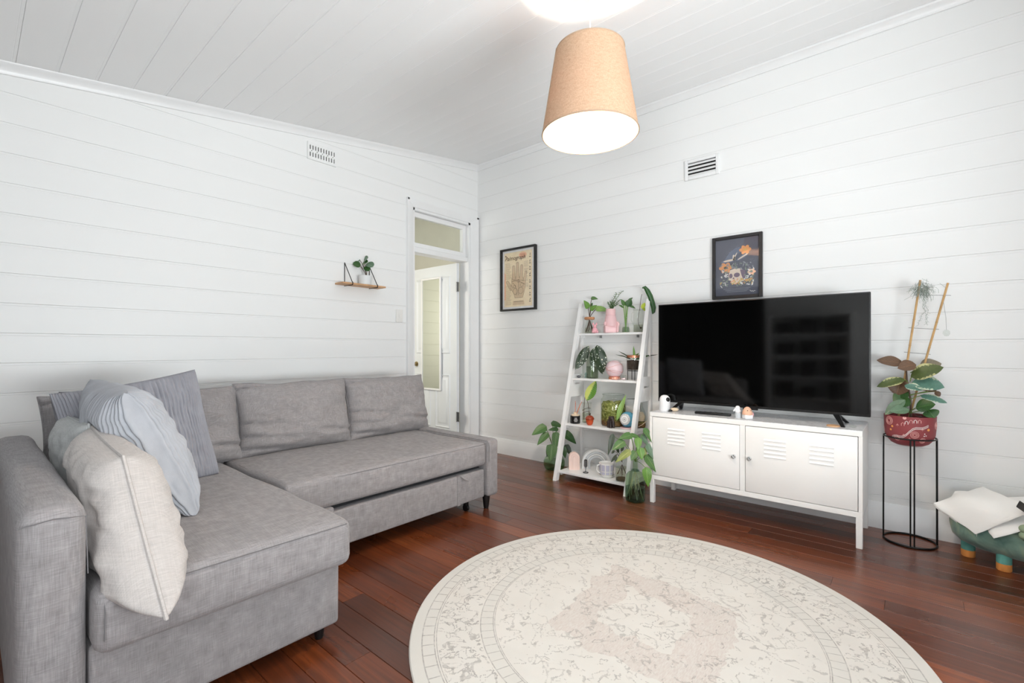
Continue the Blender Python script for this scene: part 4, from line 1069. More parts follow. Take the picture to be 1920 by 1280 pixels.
add_leaves(pp, S, [(-8, 33, -19, 40, 11, -2, -6, 'leaf_deep', 'round'), (3, 40, 15, 33, 12, 2, -2, 'leaf_sage', 'round'), (-3, 44, 6, 50, 12, 3, -2, 'leaf_sage', 'round'), (0, 33, 9, 25, 9, -2, -5, 'leaf_deep', 'round'), (-16, 44, -24, 38, 4.5, 1, -2, 'leaf_sage', 'round'), (-10, 45, -19, 47, 5, 5, 6, 'leaf_sage', 'round'), (-4, 38, 7, 41, 11, -2, -7, 'leaf_deep', 'round')],
           (3, 0, 14), 'stem_brown', .0022, 'round')

# ------------------------------------------------------------------ ladder shelf
lad = thing('ladder_shelf', 'white four-tier ladder plant shelf leaning by the television wall', 'shelf', (0, 0, 0))
RXL, RXR = (1.318, 1.348), (1.946, 1.976)
def ry(z): return -.44+.27*z
for (x0, x1) in (RXL, RXR):
    m = MB(); zt = 1.47
    m.add([(x0, -.462, 0), (x1, -.462, 0), (x1, -.418, 0), (x0, -.418, 0), (x0, ry(zt)-.022, zt), (x1, ry(zt)-.022, zt), (x1, ry(zt)+.022, zt), (x0, ry(zt)+.022, zt)],
          [(0, 3, 2, 1), (4, 5, 6, 7), (0, 1, 5, 4), (1, 2, 6, 5), (2, 3, 7, 6), (3, 0, 4, 7)])
    m.build('front_rail', 'white_lacquer', lad)
    MB().rbox(x0+.004, x1-.004, -.056, -.026, 0, 1.43, .002, 1).build('rear_post', 'white_lacquer', lad)
SH = [1.205, .825, .452, .078]
for i, z in enumerate(SH):
    yf = ry(z)+.012
    MB().rbox(RXL[1], RXR[0], yf-.014, -.03, z-.018, z, .002, 1).build('shelf_board', 'white_lacquer', lad)
    for (x0, x1) in ((RXL[1]-.001, RXL[1]+.012), (RXR[0]-.012, RXR[0]+.001)):
        zz = z-.018
        MB().prism([(yf+.01, zz), (-.03, zz), (-.03, zz-(.02 if i != 1 else .012)), (yf+.012, zz-.02)], 'x', x0, x1).build('shelf_bearer', 'white_lacquer', lad)
# deep side plates at the second tier, each with a hand slot
for (x0, x1) in ((RXL[0]+.006, RXL[1]-.006), (RXR[0]+.006, RXR[1]-.006)):
    z0, z1 = .665, .855; zs0, zs1 = .768, .782
    m = MB()
    def quad(za, zb, fa, fb):
        A = [(ry(za)+fa*(-.05-ry(za)), za), (ry(za)+fb*(-.05-ry(za)), za), (ry(zb)+fb*(-.05-ry(zb)), zb), (ry(zb)+fa*(-.05-ry(zb)), zb)]
        m.prism(A, 'x', x0, x1)
    quad(z0, zs0, 0, 1); quad(zs1, z1, 0, 1); quad(zs0, zs1, 0, .38); quad(zs0, zs1, .86, 1)
    m.build('side_plate', 'white_lacquer', lad)
for x in (1.52, 1.86): MB().box(x-.006, x+.006, -.05, -.028, 1.165, 1.187).build('wall_bracket', 'steel', lad)

SX = lambda: VIEW
# --- top tier
Z = SH[0]
S = .0046
j = thing('cutting_jar', 'glass jar with cork ring holding an arrowhead cutting on the top shelf', 'plant', (1.430, -.075, Z), VIEW)
pf_ = [(0, 0), (.040, 0), (.044, .006), (.043, .035), (.034, .07), (.026, .10), (.026, .128), (.028, .132)]
vessel(j, pf_, 'clear_glass', 'jar'); water_in(j, pf_, .05)
MB().lathe([(.012, .118), (.040, .119), (.044, .126), (.044, .136), (.040, .141), (.012, .141), (.012, .118)], 28).build('cork_ring', 'cork', j)
rr = random.Random(2); m = MB()
for i in range(12):
    a = rr.uniform(0, 2*PI); m.tube(bez((0, 0, .13), (.012*math.cos(a), .012*math.sin(a), .07), (.034*math.cos(a), .034*math.sin(a), rr.uniform(.01, .03)), 6), .0028, 5)
m.build('roots', 'root_brown', j)
add_leaves(j, S, [(4, 66, 16, 65, 8.5, 2, 0, 'leaf_green'), (-3, 48, -11, 62, 11, -2, -4, 'leaf_bright'), (2, 44, 13, 53, 9, -3, -5, 'leaf_bright'), (12, 46, 36, 42, 13, -4, -8, 'leaf_pale'), (3, 52, 6, 58, 4, 1, 1, 'leaf_deep')], (0, 0, 28), 'stem_brown', .003)
be = thing('bear_ornament', 'tiny pink resin animal ornament on the top shelf', 'ornament', (1.500, -.105, Z), VIEW)
m = MB().ball((0, 0, .026), (.024, .020, .026), 18, 10).ball((0, -.002, .060), (.015, .014, .015), 16, 10)
for s_ in (-1, 1): m.ball((s_*.014, 0, .078), (.007, .005, .012), 10, 8).ball((s_*.018, -.014, .012), (.011, .012, .011), 10, 8)
m.build('body', 'pink_resin', be)
vs_ = thing('pink_vase', 'pink ceramic vase shaped like a seated torso planted with rosemary', 'plant', (1.634, -.076, Z), VIEW+R(0))
m = MB().rbox(-.053, .053, -.042, .042, 0, .060, .008, 2); m.lathe([(0, .055), (.054, .056), (.056, .068), (.052, .09), (.046, .12), (.042, .142), (.040, .150), (.040, .2), (.036, .2), (.035, .18), (0, .18)], 32)
m.build('vase', 'pink_ceramic', vs_)
m = MB().ring((0, 0, .150), .0405, .003, 32, 8); m.build('neck_band', 'pink_ceramic', vs_)
MB().tube([(.050, -.020, .088), (.058, -.030, .070), (.050, -.045, .05), (.046, -.047, .006)], [.012, .012, .011, .011], 10).build('arm', 'pink_ceramic', vs_)
MB().tube([(-.048, -.020, .088), (-.056, -.028, .070), (-.05, -.040, .06)], [.011, .010, .008], 10).build('arm', 'pink_ceramic', vs_)
MB().lathe([(0, .18), (.034, .181), (0, .19)], 18).build('soil', 'soil', vs_)
rr = random.Random(4)
for i, (bx_, by_, bz_) in enumerate(((.05, .0, .33), (.07, -.02, .27), (.045, -.03, .235), (-.02, -.01, .25), (.005, .01, .262), (.095, 0, .345), (.03, .02, .26))):
    pts = bez((.005*(i-3)*.8, 0, .18), (bx_*.3, by_*.5, .18+(bz_-.18)*.6), (bx_, by_, bz_), 9)
    sp_ = MB().tube(pts, .0017, 5).build('sprig', 'stem_green', vs_)
    m = MB(); 
    for q in range(2, 10):
        for k_ in range(4):
            a = rr.uniform(0, 2*PI); d = Vector((math.cos(a), math.sin(a), rr.uniform(.2, .9))).normalized()*.018
            m.tube([pts[q], pts[q]+d*.6, pts[q]+d], [.0014, .0016, .0004], 4)
    m.build('needles', 'leaf_deep', sp_)
bt = thing('bud_bottle', 'small clear glass bottle of green water holding leafy stems on the top shelf', 'plant', (1.776, -.085, Z), VIEW)
S = .00436
pf_ = [(0, 0), (.028, 0), (.031, .004), (.030, .03), (.024, .06), (.015, .09), (.012, .115), (.015, .132)]
vessel(bt, pf_, 'clear_glass', 'bottle'); water_in(bt, pf_, .045, 'green_glass')
for k_, (x, y) in enumerate(((-.004, 0), (.004, .003), (0, -.004))):
    MB().tube(bez((x*.6, y, .008), (x*.6, y, .1), (x*4.5, y, .22), 6), .0042, 8).build('cane', 'leaf_bright', bt)
add_leaves(bt, S, [(-3, 50, -9, 62, 7, 0, -2, 'leaf_green'), (2, 48, 9, 62, 11, -2, -5, 'leaf_deep'), (4, 58, 14, 66, 4, 2, 3, 'leaf_deep'), (6, 50, 18, 45, 5, 0, -2, 'leaf_green'), (-4, 46, -13, 52, 4, 0, 1, 'leaf_green'), (0, 50, -1, 58, 5, 2, 3, 'leaf_bright')], None, shape='lance')
mg = thing('hoya_jug', 'clear glass jug with a long drooping green leaf on the top shelf', 'plant', (1.882, -.077, Z), VIEW)
S = .00427
pf_ = [(0, 0), (.034, 0), (.038, .004), (.039, .13), (.036, .15), (.038, .178), (.040, .182)]
vessel(mg, pf_, 'clear_glass', 'jug'); water_in(mg, pf_, .06)
MB().ring((0, 0, .18), .039, .002, 28, 6).build('rim', 'clear_glass', mg)
MB().tube([(-.038, 0, .165), (-.055, 0, .15), (-.058, 0, .10), (-.040, 0, .06)], .004, 8).build('handle', 'clear_glass', mg)
MB().tube(bez((.015, -.01, .03), (-.02, -.005, .08), (.012, 0, .19), 8), .002, 6).build('stem', 'stem_brown', mg)
MB().tube(bez((.012, 0, .19), (.015, 0, .26), (.028, 0, .305), 6), .002, 6).build('stem', 'stem_brown', mg)
MB().ball((.016, -.012, .035), (.008, .007, .008), 12, 8).build('bulb', 'stem_brown', mg)
hl = MB(); cpts = [(4, 82), (9, 83), (14, 76), (19, 66), (22.5, 54), (24.5, 45), (24, 37), (22, 33)]; wds = [2.5, 6, 9, 9.5, 9.5, 9, 6.5, 1]
L_, R_ = [], []
for i, ((x, z), wd) in enumerate(zip(cpts, wds)):
    a = cpts[max(0, i-1)]; b = cpts[min(len(cpts)-1, i+1)]; d = Vector((b[0]-a[0], 0, b[1]-a[1])).normalized(); n_ = Vector((-d.z, 0, d.x))
    for j_ in range(-3, 4):
        q = j_/3; hl.uv[len(hl.v)] = (.5+.5*q, i/7); hl.v.append(tuple((Vector((x, 0, z))+n_*q*wd*.5+Vector((0, -12.5+2.4*q*q-.6*i, 0)))*S))
hl.f = [(i*7+k_, i*7+k_+1, (i+1)*7+k_+1, (i+1)*7+k_) for i in range(7) for k_ in range(6)]
nv = len(hl.v); hl.uv.update({nv+i: hl.uv[i] for i in range(nv)}); hl.v += [(v[0], v[1]+.002, v[2]) for v in hl.v]; hl.f += [tuple(a+nv for a in f[::-1]) for f in hl.f]
hl.build('leaf', 'leaf_hoya', mg, 60)
add_leaves(mg, S, [(6, 44, 11, 55, 6, -2, -4, 'leaf_lime'), (7, 46, 12, 40, 5, -2, -3, 'leaf_lime')], None, shape='oval')

# --- second tier
Z = SH[1]
pb_ = MB().ball((0, 0, .011), (.019, .014, .011), 16, 10).build('dark_pebble', 'grey_stone'); pb_.location = (1.382, -.17, Z); tag(pb_, 'small dark polished pebble at the left of the second shelf', 'pebble')
cr = thing('glass_ornament', 'tiny clear glass ornament between pebble and begonia vase', 'ornament', (1.425, -.12, Z), VIEW)
MB().lathe([(0, 0), (.014, 0), (.016, .006), (.010, .014), (.014, .026), (.010, .040), (0, .048)], 12).build('glass_body', 'teal_glass', cr)
bg_ = thing('begonia_vase', 'smoky glass vase with white-spotted begonia leaves on the second shelf', 'plant', (1.493, -.135, Z), VIEW)
S = .0045
pf_ = [(0, 0), (.046, 0), (.050, .005), (.051, .06), (.050, .14), (.049, .18)]
vessel(bg_, pf_, 'smoke_glass', 'vase'); water_in(bg_, pf_, .10, 'smoke_glass')
for it in ((-7, 60, -32, 16, 19, 0, -3), (8, 62, 18, 8, 26, -4, -8), (1, 56, -3, 22, 14, -8, -12)):
    leaf_mb((it[0]*S, it[5]*S, it[1]*S), (it[2]*S, it[6]*S, it[3]*S), it[4]*S, (.15, -.9, .25), 'oval', .22, .10, 14, 4).build('leaf', 'leaf_spotted', bg_, 60)
    MB().tube(bez((0, 0, .01), (it[0]*S*.2, 0, .16), (it[0]*S, it[5]*S, it[1]*S), 8), .0026, 6).build('stem', 'stem_green', bg_)
df = thing('aroma_diffuser', 'frosted pink glass ball diffuser with copper base on the second shelf', 'diffuser', (1.690, -.115, Z), VIEW)
MB().lathe([(0, 0), (.044, 0), (.047, .004), (.046, .018), (.040, .022), (0, .022)], 36).build('base', 'copper', df)
gb = MB().ball((0, 0, .083), .071, 36, 22).build('globe', 'rose_glass', df)
for k_, (tl, rz_, h_) in enumerate(((25, 20, .0), (-18, 60, .02), (10, 120, -.02), (32, 150, .03))):
    rad = math.sqrt(.0712**2-h_**2); m = MB().ring((0, 0, h_), rad, .0009, 48, 5); m.xf(Matrix.Translation((0, 0, .083)) @ Matrix.Rotation(R(rz_), 4, 'Z') @ Matrix.Rotation(R(tl), 4, 'X')); m.build('etched_line', 'copper', gb)
for k_ in range(5): MB().box(-.030+.014*k_, -.022+.014*k_, -.0475, -.038, .007, .014).build('vent_slot', 'pink_wax', df)
tl_ = thing('tealight_glass', 'tiny glass tealight holder beside the diffuser', 'candle', (1.797, -.165, Z), VIEW)
pf_ = [(0, 0), (.022, 0), (.024, .004), (.024, .032), (.021, .036)]
vessel(tl_, pf_, 'clear_glass', 'glass'); MB().lathe([(0, .003), (.018, .003), (.018, .016), (0, .016)], 18).build('candle', 'rose_glass', tl_); MB().tube([(0, 0, .016), (.002, 0, .024)], .0012, 5).build('wick', 'black_wire', tl_)
pl = thing('glass_planter', 'glass planter of dark soil and spiky leaves on black wire legs', 'plant', (1.862, -.125, Z), VIEW)
S = .0043
for (x, y) in ((-.045, 0), (.045, 0), (0, -.045), (0, .045)):
    MB().tube([(x, y, 0), (x, y, .085)], .0028, 8).build('wire_leg', 'black_wire', pl)
MB().ring((0, 0, .074), .045, .0026, 32, 6).build('wire_ring', 'black_wire', pl)
pf_ = [(0, 0), (.050, 0), (.053, .006), (.054, .10), (.053, .118), (.055, .124)]
gv = vessel(pl, pf_, 'clear_glass', 'glass_bowl'); gv.location = (0, 0, .077)
MB().lathe([(0, .083), (.048, .083), (.0495, .09), (.050, .155), (0, .160)], 28).build('soil', 'soil', pl)
MB().lathe([(.049, .178), (.0505, .178), (.0505, .197), (.049, .197), (.049, .178)], 28).build('rim_band', 'copper', pl)
add_leaves(pl, S, [(-4, 38, -27, 54, 2.4, 0, -2, 'leaf_dark'), (-3, 38, -33, 48, 2.2, 0, -4, 'leaf_dark'), (2, 38, 1, 63, 3.5, 1, 2, 'leaf_bright'), (3, 38, 27, 46, 5, -3, -8, 'leaf_deep'), (6, 40, 44, 48, 2.4, -2, -4, 'leaf_dark'), (-1, 38, 12, 50, 4, 3, 6, 'leaf_green')], None, shape='lance')

# --- third tier
Z = SH[2]
rd = thing('reed_diffuser', 'black jar reed diffuser with orange reeds on the third shelf', 'diffuser', (1.405, -.262, Z), VIEW)
MB().lathe([(0, 0), (.039, 0), (.041, .003), (.041, .060), (.038, .063), (0, .063)], 32).build('jar', 'black_plastic', rd)
MB().lathe([(0, .063), (.033, .063), (.033, .072), (.013, .073), (.013, .092), (.007, .092), (.007, .073), (0, .073)], 24).build('neck', 'cream', rd)
for (x, z) in ((.002, .185), (.004, .17), (.055, .18), (.042, .165)):
    MB().tube([(x*.1, 0, .06), (x, -.004, z)], .0016, 5).build('reed', 'reed', rd)
m = MB()
for k_, wl_ in enumerate((.012, .017, .022, .015)):
    z = .045-.009*k_; pts = [(.0415*math.sin(a), -.0415*math.cos(a), z) for a in [(-.5+i/6)*wl_/.0415*1.6 for i in range(7)]]
    for p, q in zip(pts[:-1], pts[1:]): m.add([(p[0], p[1], p[2]), (q[0], q[1], q[2]), (q[0], q[1], q[2]+.0028), (p[0], p[1], p[2]+.0028)], [(0, 1, 2, 3)])
m.build('label_lettering', 'paint_white', rd)
S = .0045
cj = thing('cutting_glass', 'clear drinking glass with a half-yellow variegated leaf cutting', 'plant', (1.452, -.16, Z), VIEW)
pf_ = [(0, 0), (.034, 0), (.037, .004), (.039, .09), (.043, .165)]
vessel(cj, pf_, 'clear_glass', 'glass'); water_in(cj, pf_, .075)
MB().ring((0, 0, .165), .042, .0015, 28, 6).build('rim', 'clear_glass', cj)
m = MB().tube(bez((-.02, 0, .02), (-.028, 0, .1), (-.012, 0, .215), 7), .0026, 6).tube(bez((.02, 0, .02), (.03, 0, .12), (0, 0, .2), 7), .0022, 6).tube(bez((-.034, 0, .10), (0, -.02, .13), (.034, 0, .118), 7), .0024, 6).tube(bez((-.03, 0, .08), (.01, -.02, .10), (.028, 0, .085), 7), .0022, 6)
m.build('stem', 'stem_brown', cj)
leaf_mb((.0, -.006, .185), (.075, -.03, .352), .085, (-.1, -.95, .1), 'oval', .28, -.05, 14, 4).build('leaf', 'leaf_half', cj, 60)
ac = thing('acorn_ornament', 'glossy orange ceramic acorn ornament on the third shelf', 'ornament', (1.545, -.262, Z), VIEW)
MB().lathe([(0, 0), (.016, 0), (.024, .008), (.030, .028), (.031, .044), (0, .046)], 24).build('nut', 'orange_ceramic', ac)
MB().lathe([(0, .044), (.035, .045), (.037, .052), (.030, .066), (.016, .076), (0, .078)], 24).build('cap', 'rust_ceramic', ac)
MB().tube([(0, 0, .074), (.002, 0, .086), (.006, 0, .096)], [.006, .0045, .004], 8).build('stalk', 'stem_brown', ac)
tr_ = thing('moss_terrarium', 'large glass jar terrarium full of green moss on the third shelf', 'terrarium', (1.700, -.152, Z), VIEW)
pf_ = [(0, 0), (.094, 0), (.101, .008), (.102, .03), (.102, .19), (.096, .215), (.084, .228), (.083, .245), (.087, .252)]
vessel(tr_, pf_, 'clear_glass', 'jar', 40, .003); MB().ring((0, 0, .25), .086, .003, 40, 6).build('rim', 'clear_glass', tr_)
mm = MB().lathe([(0, .005), (.092, .005), (.0965, .014), (.0965, .03), (.097, .06), (.097, .10), (.097, .14), (.096, .17), (.085, .185), (.06, .19), (.03, .195), (0, .19)], 64)
for i, v in enumerate(mm.v):
    n_ = nz(v[0]*40, v[1]*40, v[2]*40); rr_ = math.hypot(v[0], v[1])
    if rr_ > .02: k_ = min(1, .0975/rr_)*(1-.06*abs(n_)); mm.v[i] = (v[0]*k_, v[1]*k_, v[2]+(.02*n_ if v[2] > .16 else 0))
mm.build('moss', 'moss', tr_)
leaf_mb((.0, -.120, .055), (.075, -.110, .262), .042, (-.5, -.8, .1), 'lance', .25, .10, 12, 3).build('leaf', 'leaf_pale', tr_, 60)
el = thing('wooden_elephant', 'small dark carved wooden animal figure in front of the terrarium', 'ornament', (1.743, -.272, Z), VIEW+R(20))
m = MB().ball((0, 0, .052), (.024, .030, .026), 18, 10).ball((-.004, -.022, .076), (.019, .018, .019), 16, 10)
for (x, y) in ((-.013, -.016), (.013, -.016), (-.013, .016), (.013, .016)): m.tube([(x, y, .05), (x, y, .002), (x, y, 0)], [.011, .010, .0105], 10)
m.tube([(-.006, -.036, .072), (-.008, -.044, .055), (-.008, -.043, .03), (-.007, -.047, .016)], [.010, .008, .006, .005], 8)
m.ball((-.022, -.016, .078), (.004, .013, .016), 10, 8).ball((.015, -.016, .078), (.004, .013, .016), 10, 8); m.build('body', 'dark_wood', el)
bb = thing('blue_ball_ornament', 'round blue mosaic ornament with a white and navy dotted face', 'ornament', (1.848, -.205, Z), VIEW)
MB().lathe([(0, 0), (.05, 0), (.052, .004), (.05, .008), (0, .008)], 28).build('saucer', 'pink_ceramic', bb)
MB().ball((.006, 0, .068), (.060, .058, .061), 32, 20).build('ball', 'blue_ceramic', bb)
face = MB().ball((0, 0, 0), (.044, .044, .012), 28, 10); fd = Vector((-.62, -.75, .12)).normalized()
Q = Matrix.Translation(Vector((.006, 0, .068))+fd*.050) @ fd.to_track_quat('Z', 'Y').to_matrix().to_4x4()
face.xf(Q); fo = face.build('face', 'white_ceramic', bb)
m = MB().ring((0, 0, .0105), .015, .0012, 24, 5).ring((0, 0, .0108), .009, .001, 20, 5).ball((0, 0, .012), (.004, .004, .0015), 12, 6); m.xf(Q); m.build('face_ring', 'navy_ceramic', fo)
m = MB()
for rr_, n_, zz in ((.0335, 20, .0078), (.041, 24, .004)):
    for i in range(n_): a = 2*PI*i/n_; m.ball((rr_*math.cos(a), rr_*math.sin(a), zz), (.0028, .0028, .0016), 8, 5)
m.xf(Q); m.build('face_dots', 'navy_ceramic', fo)
gbt = thing('moss_bottle', 'tall clear glass bottle of dried moss at the right of the third shelf', 'bottle', (1.915, -.105, Z), VIEW)
pf_ = [(0, 0), (.038, 0), (.042, .006), (.042, .09), (.036, .12), (.016, .165), (.014, .185), (.017, .19)]
vessel(gbt, pf_, 'clear_glass', 'bottle'); MB().lathe([(0, .004), (.036, .004), (.038, .02), (.036, .045), (0, .05)], 24).build('moss', 'moss', gbt)
MB().lathe([(0, .052), (.030, .052), (.034, .09), (.02, .12), (0, .125)], 20).build('filling', 'cream', gbt)
MB().tube([(-.105, .01, .225), (-.045, 0, .226), (-.02, 0, .218), (-.004, 0, .195), (0, 0, .12), (.004, 0, .06)], .0022, 6).build('cable', 'black_wire', gbt)
MB().tube([(-.03, -.044, .012), (0, -.05, .03), (.035, -.036, .055)], .0028, 6).build('twine', 'cream', gbt)

# --- bottom tier
Z = SH[3]
ca = thing('arch_candle', 'pale pink arch-shaped candle on the bottom shelf', 'candle', (1.42, -.302, Z), VIEW)
def arch_mb(r0, r1, leg, y0, y1, n=20):
    out = [(r1*math.cos(PI*i/n), leg+r1*math.sin(PI*i/n)) for i in range(n+1)]+[(-r1, 0)]
    if r0 <= 0: return MB().prism([(r1, 0)]+out, 'y', y0, y1)
    inn = [(-r0, 0)]+[(r0*math.cos(PI-PI*i/n), leg+r0*math.sin(PI-PI*i/n)) for i in range(n+1)]+[(r0, 0)]
    mb = MB(); A = [(r1, 0)]+out; B = inn[::-1]; k_ = len(A)
    vs = [(p[0], y0, p[1]) for p in A]+[(p[0], y0, p[1]) for p in B]+[(p[0], y1, p[1]) for p in A]+[(p[0], y1, p[1]) for p in B]
    fs = []
    for i in range(k_-1):
        fs += [(i, i+1, k_+i+1, k_+i), (2*k_+i, 3*k_+i, 3*k_+i+1, 2*k_+i+1), (i, 2*k_+i, 2*k_+i+1, i+1), (k_+i, k_+i+1, 3*k_+i+1, 3*k_+i)]
    fs += [(0, k_, 3*k_, 2*k_), (k_-1, 3*k_-1, 4*k_-1, 2*k_-1)]
    return mb.add(vs, fs)
for (a, b) in ((0, .0125), (.0135, .027), (.028, .044)): arch_mb(a, b, .098, -.022-(.044-b)*.1, .022).build('wax_arch', 'pink_wax', ca)
rb_ = thing('rainbow_ornament', 'pale grey and white stacked rainbow arch on the bottom shelf', 'ornament', (1.545, -.165, Z), VIEW)
for i, (a, b) in enumerate(((.050, .064), (.066, .080), (.082, .096), (.098, .118))): arch_mb(a, b, .045, -.018, .018).build('arch', ('grey_ceramic', 'pale_grey_ceramic', 'grey_ceramic', 'pale_grey_ceramic')[i], rb_)
mi = thing('microphone_ornament', 'miniature retro microphone on a wire stand on the bottom shelf', 'ornament', (1.555, -.340, Z), VIEW)
MB().ring((0, 0, .003), .020, .0026, 28, 6).build('base_ring', 'black_wire', mi)
MB().tube([(0, .020, .003), (0, .004, .012), (0, 0, .05)], .0022, 6).build('stem', 'black_wire', mi)
mh = MB().rbox(-.013, .013, -.010, .010, .046, .108, .009, 3).build('head', 'grey_frame', mi)
for k_ in range(6): MB().rbox(-.0138, .0138, -.0108, .0108, .055+.008*k_, .058+.008*k_, .001, 1).build('grille_bar', 'steel', mh)
mu = thing('checked_mug', 'white mug with lilac checks standing on a matching saucer on the bottom shelf', 'mug', (1.735, -.325, Z), VIEW)
MB().lathe([(0, 0), (.045, 0), (.060, .012), (.060, .016), (.044, .006), (0, .006)], 36).build('saucer', 'white_ceramic', mu)
cupp = [(0, .007), (.040, .007), (.050, .020), (.055, .050), (.058, .110)]
cup = vessel(mu, cupp, 'white_ceramic', 'cup', 40, .003)
for rw, (z0, z1) in enumerate(((.024, .046), (.050, .098))):
    for k_ in range(10):
        a0 = 2*PI*k_/10+.03; a1 = 2*PI*(k_+1)/10-.12
        def rr_(z): return .0503+(z-.02)*.0895 if z > .02 else .05
        m = MB(); st_ = [a0+(a1-a0)*i/5 for i in range(6)]; vs = []
        for a in st_: vs += [((rr_(z0)+.0035)*math.cos(a), (rr_(z0)+.0035)*math.sin(a), z0), ((rr_(z1)+.0012)*math.cos(a), (rr_(z1)+.0012)*math.sin(a), z1)]
        m.add(vs, [(2*i, 2*i+2, 2*i+3, 2*i+1) for i in range(5)]); m.build('check', 'lilac_ceramic', cup)
MB().tube([(-.054, -.01, .095), (-.076, -.014, .09), (-.080, -.014, .060), (-.066, -.01, .036), (-.051, -.01, .034)], .005, 8).build('handle', 'white_ceramic', mu)
jp = thing('root_jar', 'clear glass jar with brown roots and small dark leaves on the bottom shelf', 'plant', (1.878, -.345, Z), VIEW)
S = .00402
pf_ = [(0, 0), (.046, 0), (.050, .006), (.050, .115), (.042, .135), (.036, .148), (.037, .168)]
vessel(jp, pf_, 'clear_glass', 'jar'); water_in(jp, pf_, .10); MB().lathe([(0, .004), (.044, .004), (.045, .018), (0, .022)], 20).build('gravel', 'gravel', jp)
rr = random.Random(8); m = MB()
for i in range(10):
    a = rr.uniform(0, 2*PI); b_ = rr.uniform(.6, 1); m.tube(bez((0, 0, .12), (.02*math.cos(a), .02*math.sin(a), .08), (.040*b_*math.cos(a), .040*b_*math.sin(a), rr.uniform(.025, .07)), 6), .0017, 5)
m.build('roots', 'root_brown', jp)
add_leaves(jp, S, [(-10, 50, -22, 34, 4, -2, -3, 'leaf_dark', 'lance'), (-6, 52, -12, 62, 5, 0, -1, 'leaf_dark', 'lance'), (-2, 54, 4, 66, 4, 0, 1, 'leaf_dark', 'lance'), (-12, 46, -14, 36, 5, -3, -5, 'leaf_dark', 'lance'), (2, 50, 12, 56, 4, 2, 2, 'leaf_dark', 'lance'), (-14, 56, -20, 50, 4, 1, 1, 'leaf_dark', 'lance')], (0, 0, 34), 'stem_brown', .0015, 'lance')

# --- plants on the floor
fv = thing('floor_vase_plant', 'round green glass vase with heart-leaf plant on the floor left of the ladder shelf', 'plant', (1.125, -.17, 0), VIEW)
S = .0047
pf_ = [(0, 0), (.060, 0), (.082, .012), (.096, .045), (.094, .08), (.075, .115), (.052, .135), (.046, .15), (.054, .165)]
vessel(fv, pf_, 'green_glass', 'vase', 36); water_in(fv, pf_, .08, 'green_glass')
add_leaves(fv, S, [(-17, 81, -43, 67, 16, -3, -9, 'leaf_green'), (-14, 69, -33, 49, 12, -8, -14, 'leaf_green'), (6, 77, -12, 76, 8, -4, -8, 'leaf_deep'), (-4, 87, 17, 80, 11, 3, 1, 'leaf_deep'), (19, 70, 41, 50, 15, -3, -8, 'leaf_deep'), (21, 46, 32, 28, 11, -5, -9, 'leaf_dark'), (-5, 48, -9, 20, 18, -13, -20, 'leaf_green'), (3, 70, 0, 36, 13, -8, -14, 'leaf_green'), (16, 44, 20, 24, 10, -8, -12, 'leaf_deep'), (-10, 44, -15, 26, 8, -7, -12, 'leaf_dark'), (2, 60, 3, 70, 8, 2, 2, 'leaf_yellow')], (0, 0, 32), 'stem_green', .0026)
bv = thing('floor_bottle_plant', 'tall green glass bottle with trailing leafy plant on the floor before the ladder shelf', 'plant', (2.062, -.505, 0), VIEW)
S = .00376
pf_ = [(0, 0), (.055, 0), (.066, .010), (.069, .03), (.069, .15), (.063, .185), (.045, .205), (.026, .214), (.018, .222), (.0165, .285), (.020, .290)]
vessel(bv, pf_, 'green_glass', 'bottle', 36); water_in(bv, pf_, .10, 'teal_glass')
MB().ring((0, 0, .218), .024, .006, 28, 8).build('collar', 'teal_glass', bv)
rr = random.Random(12); m = MB()
for i in range(14):
    a = rr.uniform(0, 2*PI); m.tube(bez((0, 0, .22), (.03*math.cos(a), .03*math.sin(a), .14), (.056*math.cos(a+.5), .056*math.sin(a+.5), rr.uniform(.015, .08)), 7), .0013, 5)
m.build('roots', 'root', bv)
add_leaves(bv, S, [(-9, 124, -33, 119, 13, -4, -9, 'leaf_green'), (-24, 113, -47, 99, 15, -9, -15, 'leaf_green'), (-43, 124, -53, 88, 9, -4, -10, 'leaf_dark'), (-8, 124, 11, 118, 8, 0, 0, 'leaf_green'), (3, 119, 2, 98, 12, -8, -14, 'leaf_bright'), (17, 135, 33, 108, 11, -3, -8, 'leaf_green'), (12, 123, 24, 104, 10, 0, -4, 'leaf_sage'), (22, 107, 31, 81, 13, -6, -11, 'leaf_sage'), (19, 86, 37, 57, 17, -8, -14, 'leaf_green'), (6, 101, 9, 80, 13, -10, -15, 'leaf_bright'), (15, 99, 16, 80, 9, -4, -7, 'leaf_yellow'), (-1, 94, -11, 79, 13, -8, -13, 'leaf_green'), (15, 66, 18, 33, 15, -20, -23, 'leaf_bright'), (-13, 95, -40, 76, 12, -8, -14, 'leaf_yellow')], (0, 0, 74), 'stem_green', .0018)

